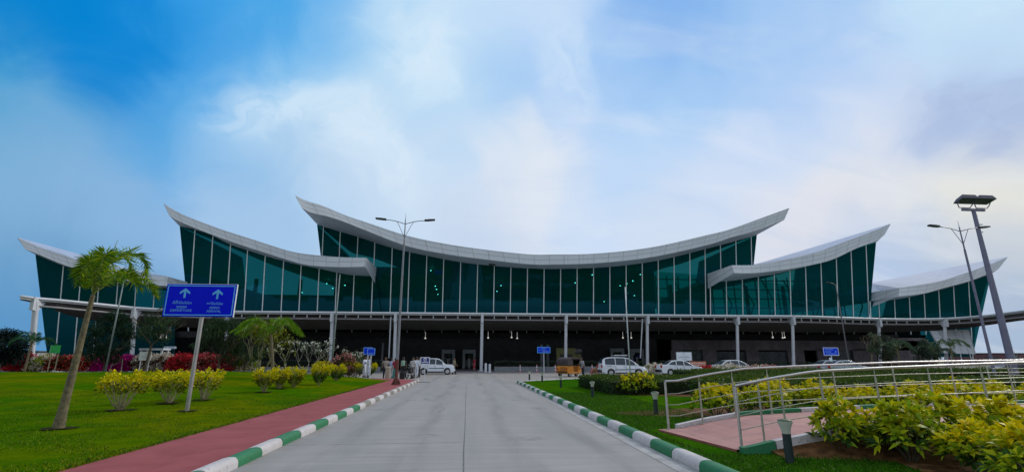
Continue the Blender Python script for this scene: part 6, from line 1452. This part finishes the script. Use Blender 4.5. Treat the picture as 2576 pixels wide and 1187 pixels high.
        l.strip([r + [r[0]] for r in (ell(J['pelvis'] + Vector((0, 0, -.07)), .16, .118), ell(J['pelvis'] + Vector((0, 0, .10)), .158, .118))]); l.build('trousers', bottom, t, smooth=True)
    h = MB(); hc = J['head']; h.ball(hc + Vector((0, .022, .028)), .104, 8, 0, (.92, 1.0, 1.0)); 
    if skirt: h.ball(hc + Vector((0, .10, -.10)), .06, 6, 0, (1, .8, 1.8))
    ho_ = h.build('hair', hair, t, smooth=True)
    ey = MB()
    for s in (-1, 1): ey.ball(hc + Vector((s * .033, -.090, .005)), .011, 6)
    ey.build('eyes', BLACK, t); mo = MB(); mo.box(hc + Vector((0, -.083, -.062)), (.045, .012, .008)); mo.build('mouth', mat('lips', (.16, .05, .045), .5), t)
    for n_ in 'rl':
        a_, o_ = J[f'ankle_{n_}'], J[f'toe_{n_}']; s_ = MB(); s_.tube([a_ + Vector((0, .06, -.045)), a_.lerp(o_, .4) + Vector((0, 0, -.02)), o_ + Vector((0, -.02, 0))], [.045, .048, .034], 8); s_.build('shoe', BLACK, t, smooth=True)
    if cap: c_ = MB(); c_.ball(hc + Vector((0, .01, .055)), .102, 8, 0, (1, 1, .75)); c_.box(hc + Vector((0, -.11, .055)), (.13, .09, .015)); c_.build('cap', cap, t, smooth=True)
    if pack: c_ = MB(); c_.box(J['chest'] + Vector((0, .20, -.06)), (.30, .17, .42)); c_.build('backpack', pack, t, bevel=.05)
    if scarf: c_ = MB(); c_.tube([J['sho_l'] + Vector((0, -.05, .04)), J['chest'] + Vector((0, -.14, 0)), J['pelvis'] + Vector((-.14, -.13, 0)), J['pelvis'] + Vector((-.17, -.05, -.3))], [.05, .06, .06, .05], 8); c_.build('sash', scarf, t, smooth=True)
    return t
CL = lambda n, c: solid('cloth_' + n, c, .85)
WHC = CL('white', (.66, .70, .78)); TAN = CL('tan', (.32, .28, .24)); NAVY = CL('navy', (.015, .02, .04)); LBL = CL('light_blue', (.42, .50, .68)); REDC = CL('red', (.30, .02, .04)); TEALC = CL('teal', (.05, .22, .20)); GRN = CL('pale_green', (.28, .42, .33)); DRKC = CL('dark', (.02, .022, .026)); KHK = CL('khaki', (.17, .17, .11)); GREYC = CL('grey', (.30, .31, .36)); STR = CL('white_stripe', (.50, .50, .50))
BENT = {'elb_r': (-.25, -.06, 1.14), 'wri_r': (-.12, -.24, 1.16), 'palm_r': (-.07, -.28, 1.18)}
WALK = {'knee_r': (-.10, -.16, .51), 'ankle_r': (-.10, -.16, .10), 'toe_r': (-.11, -.31, .05), 'knee_l': (.10, .06, .49), 'ankle_l': (.10, .22, .11), 'toe_l': (.11, .08, .035), 'elb_l': (.24, -.08, 1.14), 'wri_l': (.23, -.22, .95), 'palm_l': (.225, -.26, .885)}
def pp(px, py, z=0.0): return gnd(px, py, z)
person('person in white robe, left one of two in white beside the blue boards', (at(917, 930, 43).x, 43, .1), R(70), WHC, WHC, robe=True, sleeves='long')
person('person in white with arms folded, right one of two beside the blue boards', (at(926, 930, 42.4).x, 42.4, .1), R(-60), WHC, WHC, {**BENT, 'elb_l': (.25, -.06, 1.14), 'wri_l': (.10, -.24, 1.18), 'palm_l': (.05, -.27, 1.19)}, robe=True, sleeves='long')
person('man in tan shirt and black trousers standing behind the litter bin', (at(969, 930, 42.8).x, 42.8, .02), R(20), TAN, NAVY, scale=1.0)
person('man in light blue shirt and pale trousers beside the canopy column', (at(984, 930, 43.2).x, 43.2, .02), R(160), LBL, CL('pale_trousers', (.50, .48, .50)), scale=.96)
person('woman in red blouse and teal skirt behind the lamp post', (at(994, 930, 42.2).x, 42.2, .02), R(30), REDC, TEALC, scale=.96, skirt=True)
person('person with pale green backpack and dark trousers seen from behind', (at(1014, 930, 41.5).x, 41.5, .02), R(180), DRKC, DRKC, WALK, pack=GRN, scale=1.0)
person('person in black and white top behind the motorcycle', (at(1038, 930, 42.0).x, 42.0, .02), R(-30), STR, DRKC, BENT, scale=.99)
person('man in white shirt and white trousers with his back turned, left of the hatchback', (at(1047, 930, 44.2).x, 44.2, .02), R(170), WHC, WHC, sleeves='long', scale=1.02)
person('dark haired person just behind the man in white, face turned to the hatchback', (at(1054, 930, 45.4).x, 45.4, .02), R(-60), CL('mauve', (.16, .12, .20)), DRKC, scale=1.0)
person('man in khaki striped shirt and dark trousers walking past the hatchback bonnet', pp(1142, 941), R(75), KHK, DRKC, WALK, scale=1.0)
person('woman in a red dress with pink legs standing under the canopy by the doors', (at(1193, 930, 64).x, 64, .1), R(-50), REDC, CL('pink', (.50, .22, .26)), robe=True, scale=.97)
person('man in grey shirt and dark trousers leaning into the auto rickshaw', (at(1467, 930, 44.6).x, 44.6, .02), R(-75), GREYC, DRKC, {'chest': (0, -.06, 1.29), 'neck': (0, -.12, 1.44), 'jaw': (0, -.16, 1.50), 'head': (0, -.17, 1.57), 'crown': (0, -.17, 1.63), 'sho_r': (-.185, -.07, 1.38), 'sho_l': (.185, -.07, 1.38), 'elb_r': (-.22, -.2, 1.16), 'wri_r': (-.2, -.40, 1.1), 'palm_r': (-.2, -.46, 1.1), 'elb_l': (.23, -.12, 1.12)}, scale=1.0)
t = thing('travel_bag', 'black travel bag on the ground beside the motorcycle', 'bag', (at(1012, 940, 40.6).x, 40.6, .02)); q = MB(); q.box((0, 0, .3), (.42, .28, .58)); q.build('body', BLACK, t, bevel=.06); q = MB(); q.tube([(-.1, 0, .58), (-.1, 0, .75), (.1, 0, .75), (.1, 0, .58)], .014, 5); q.build('handle', BLACK, t)
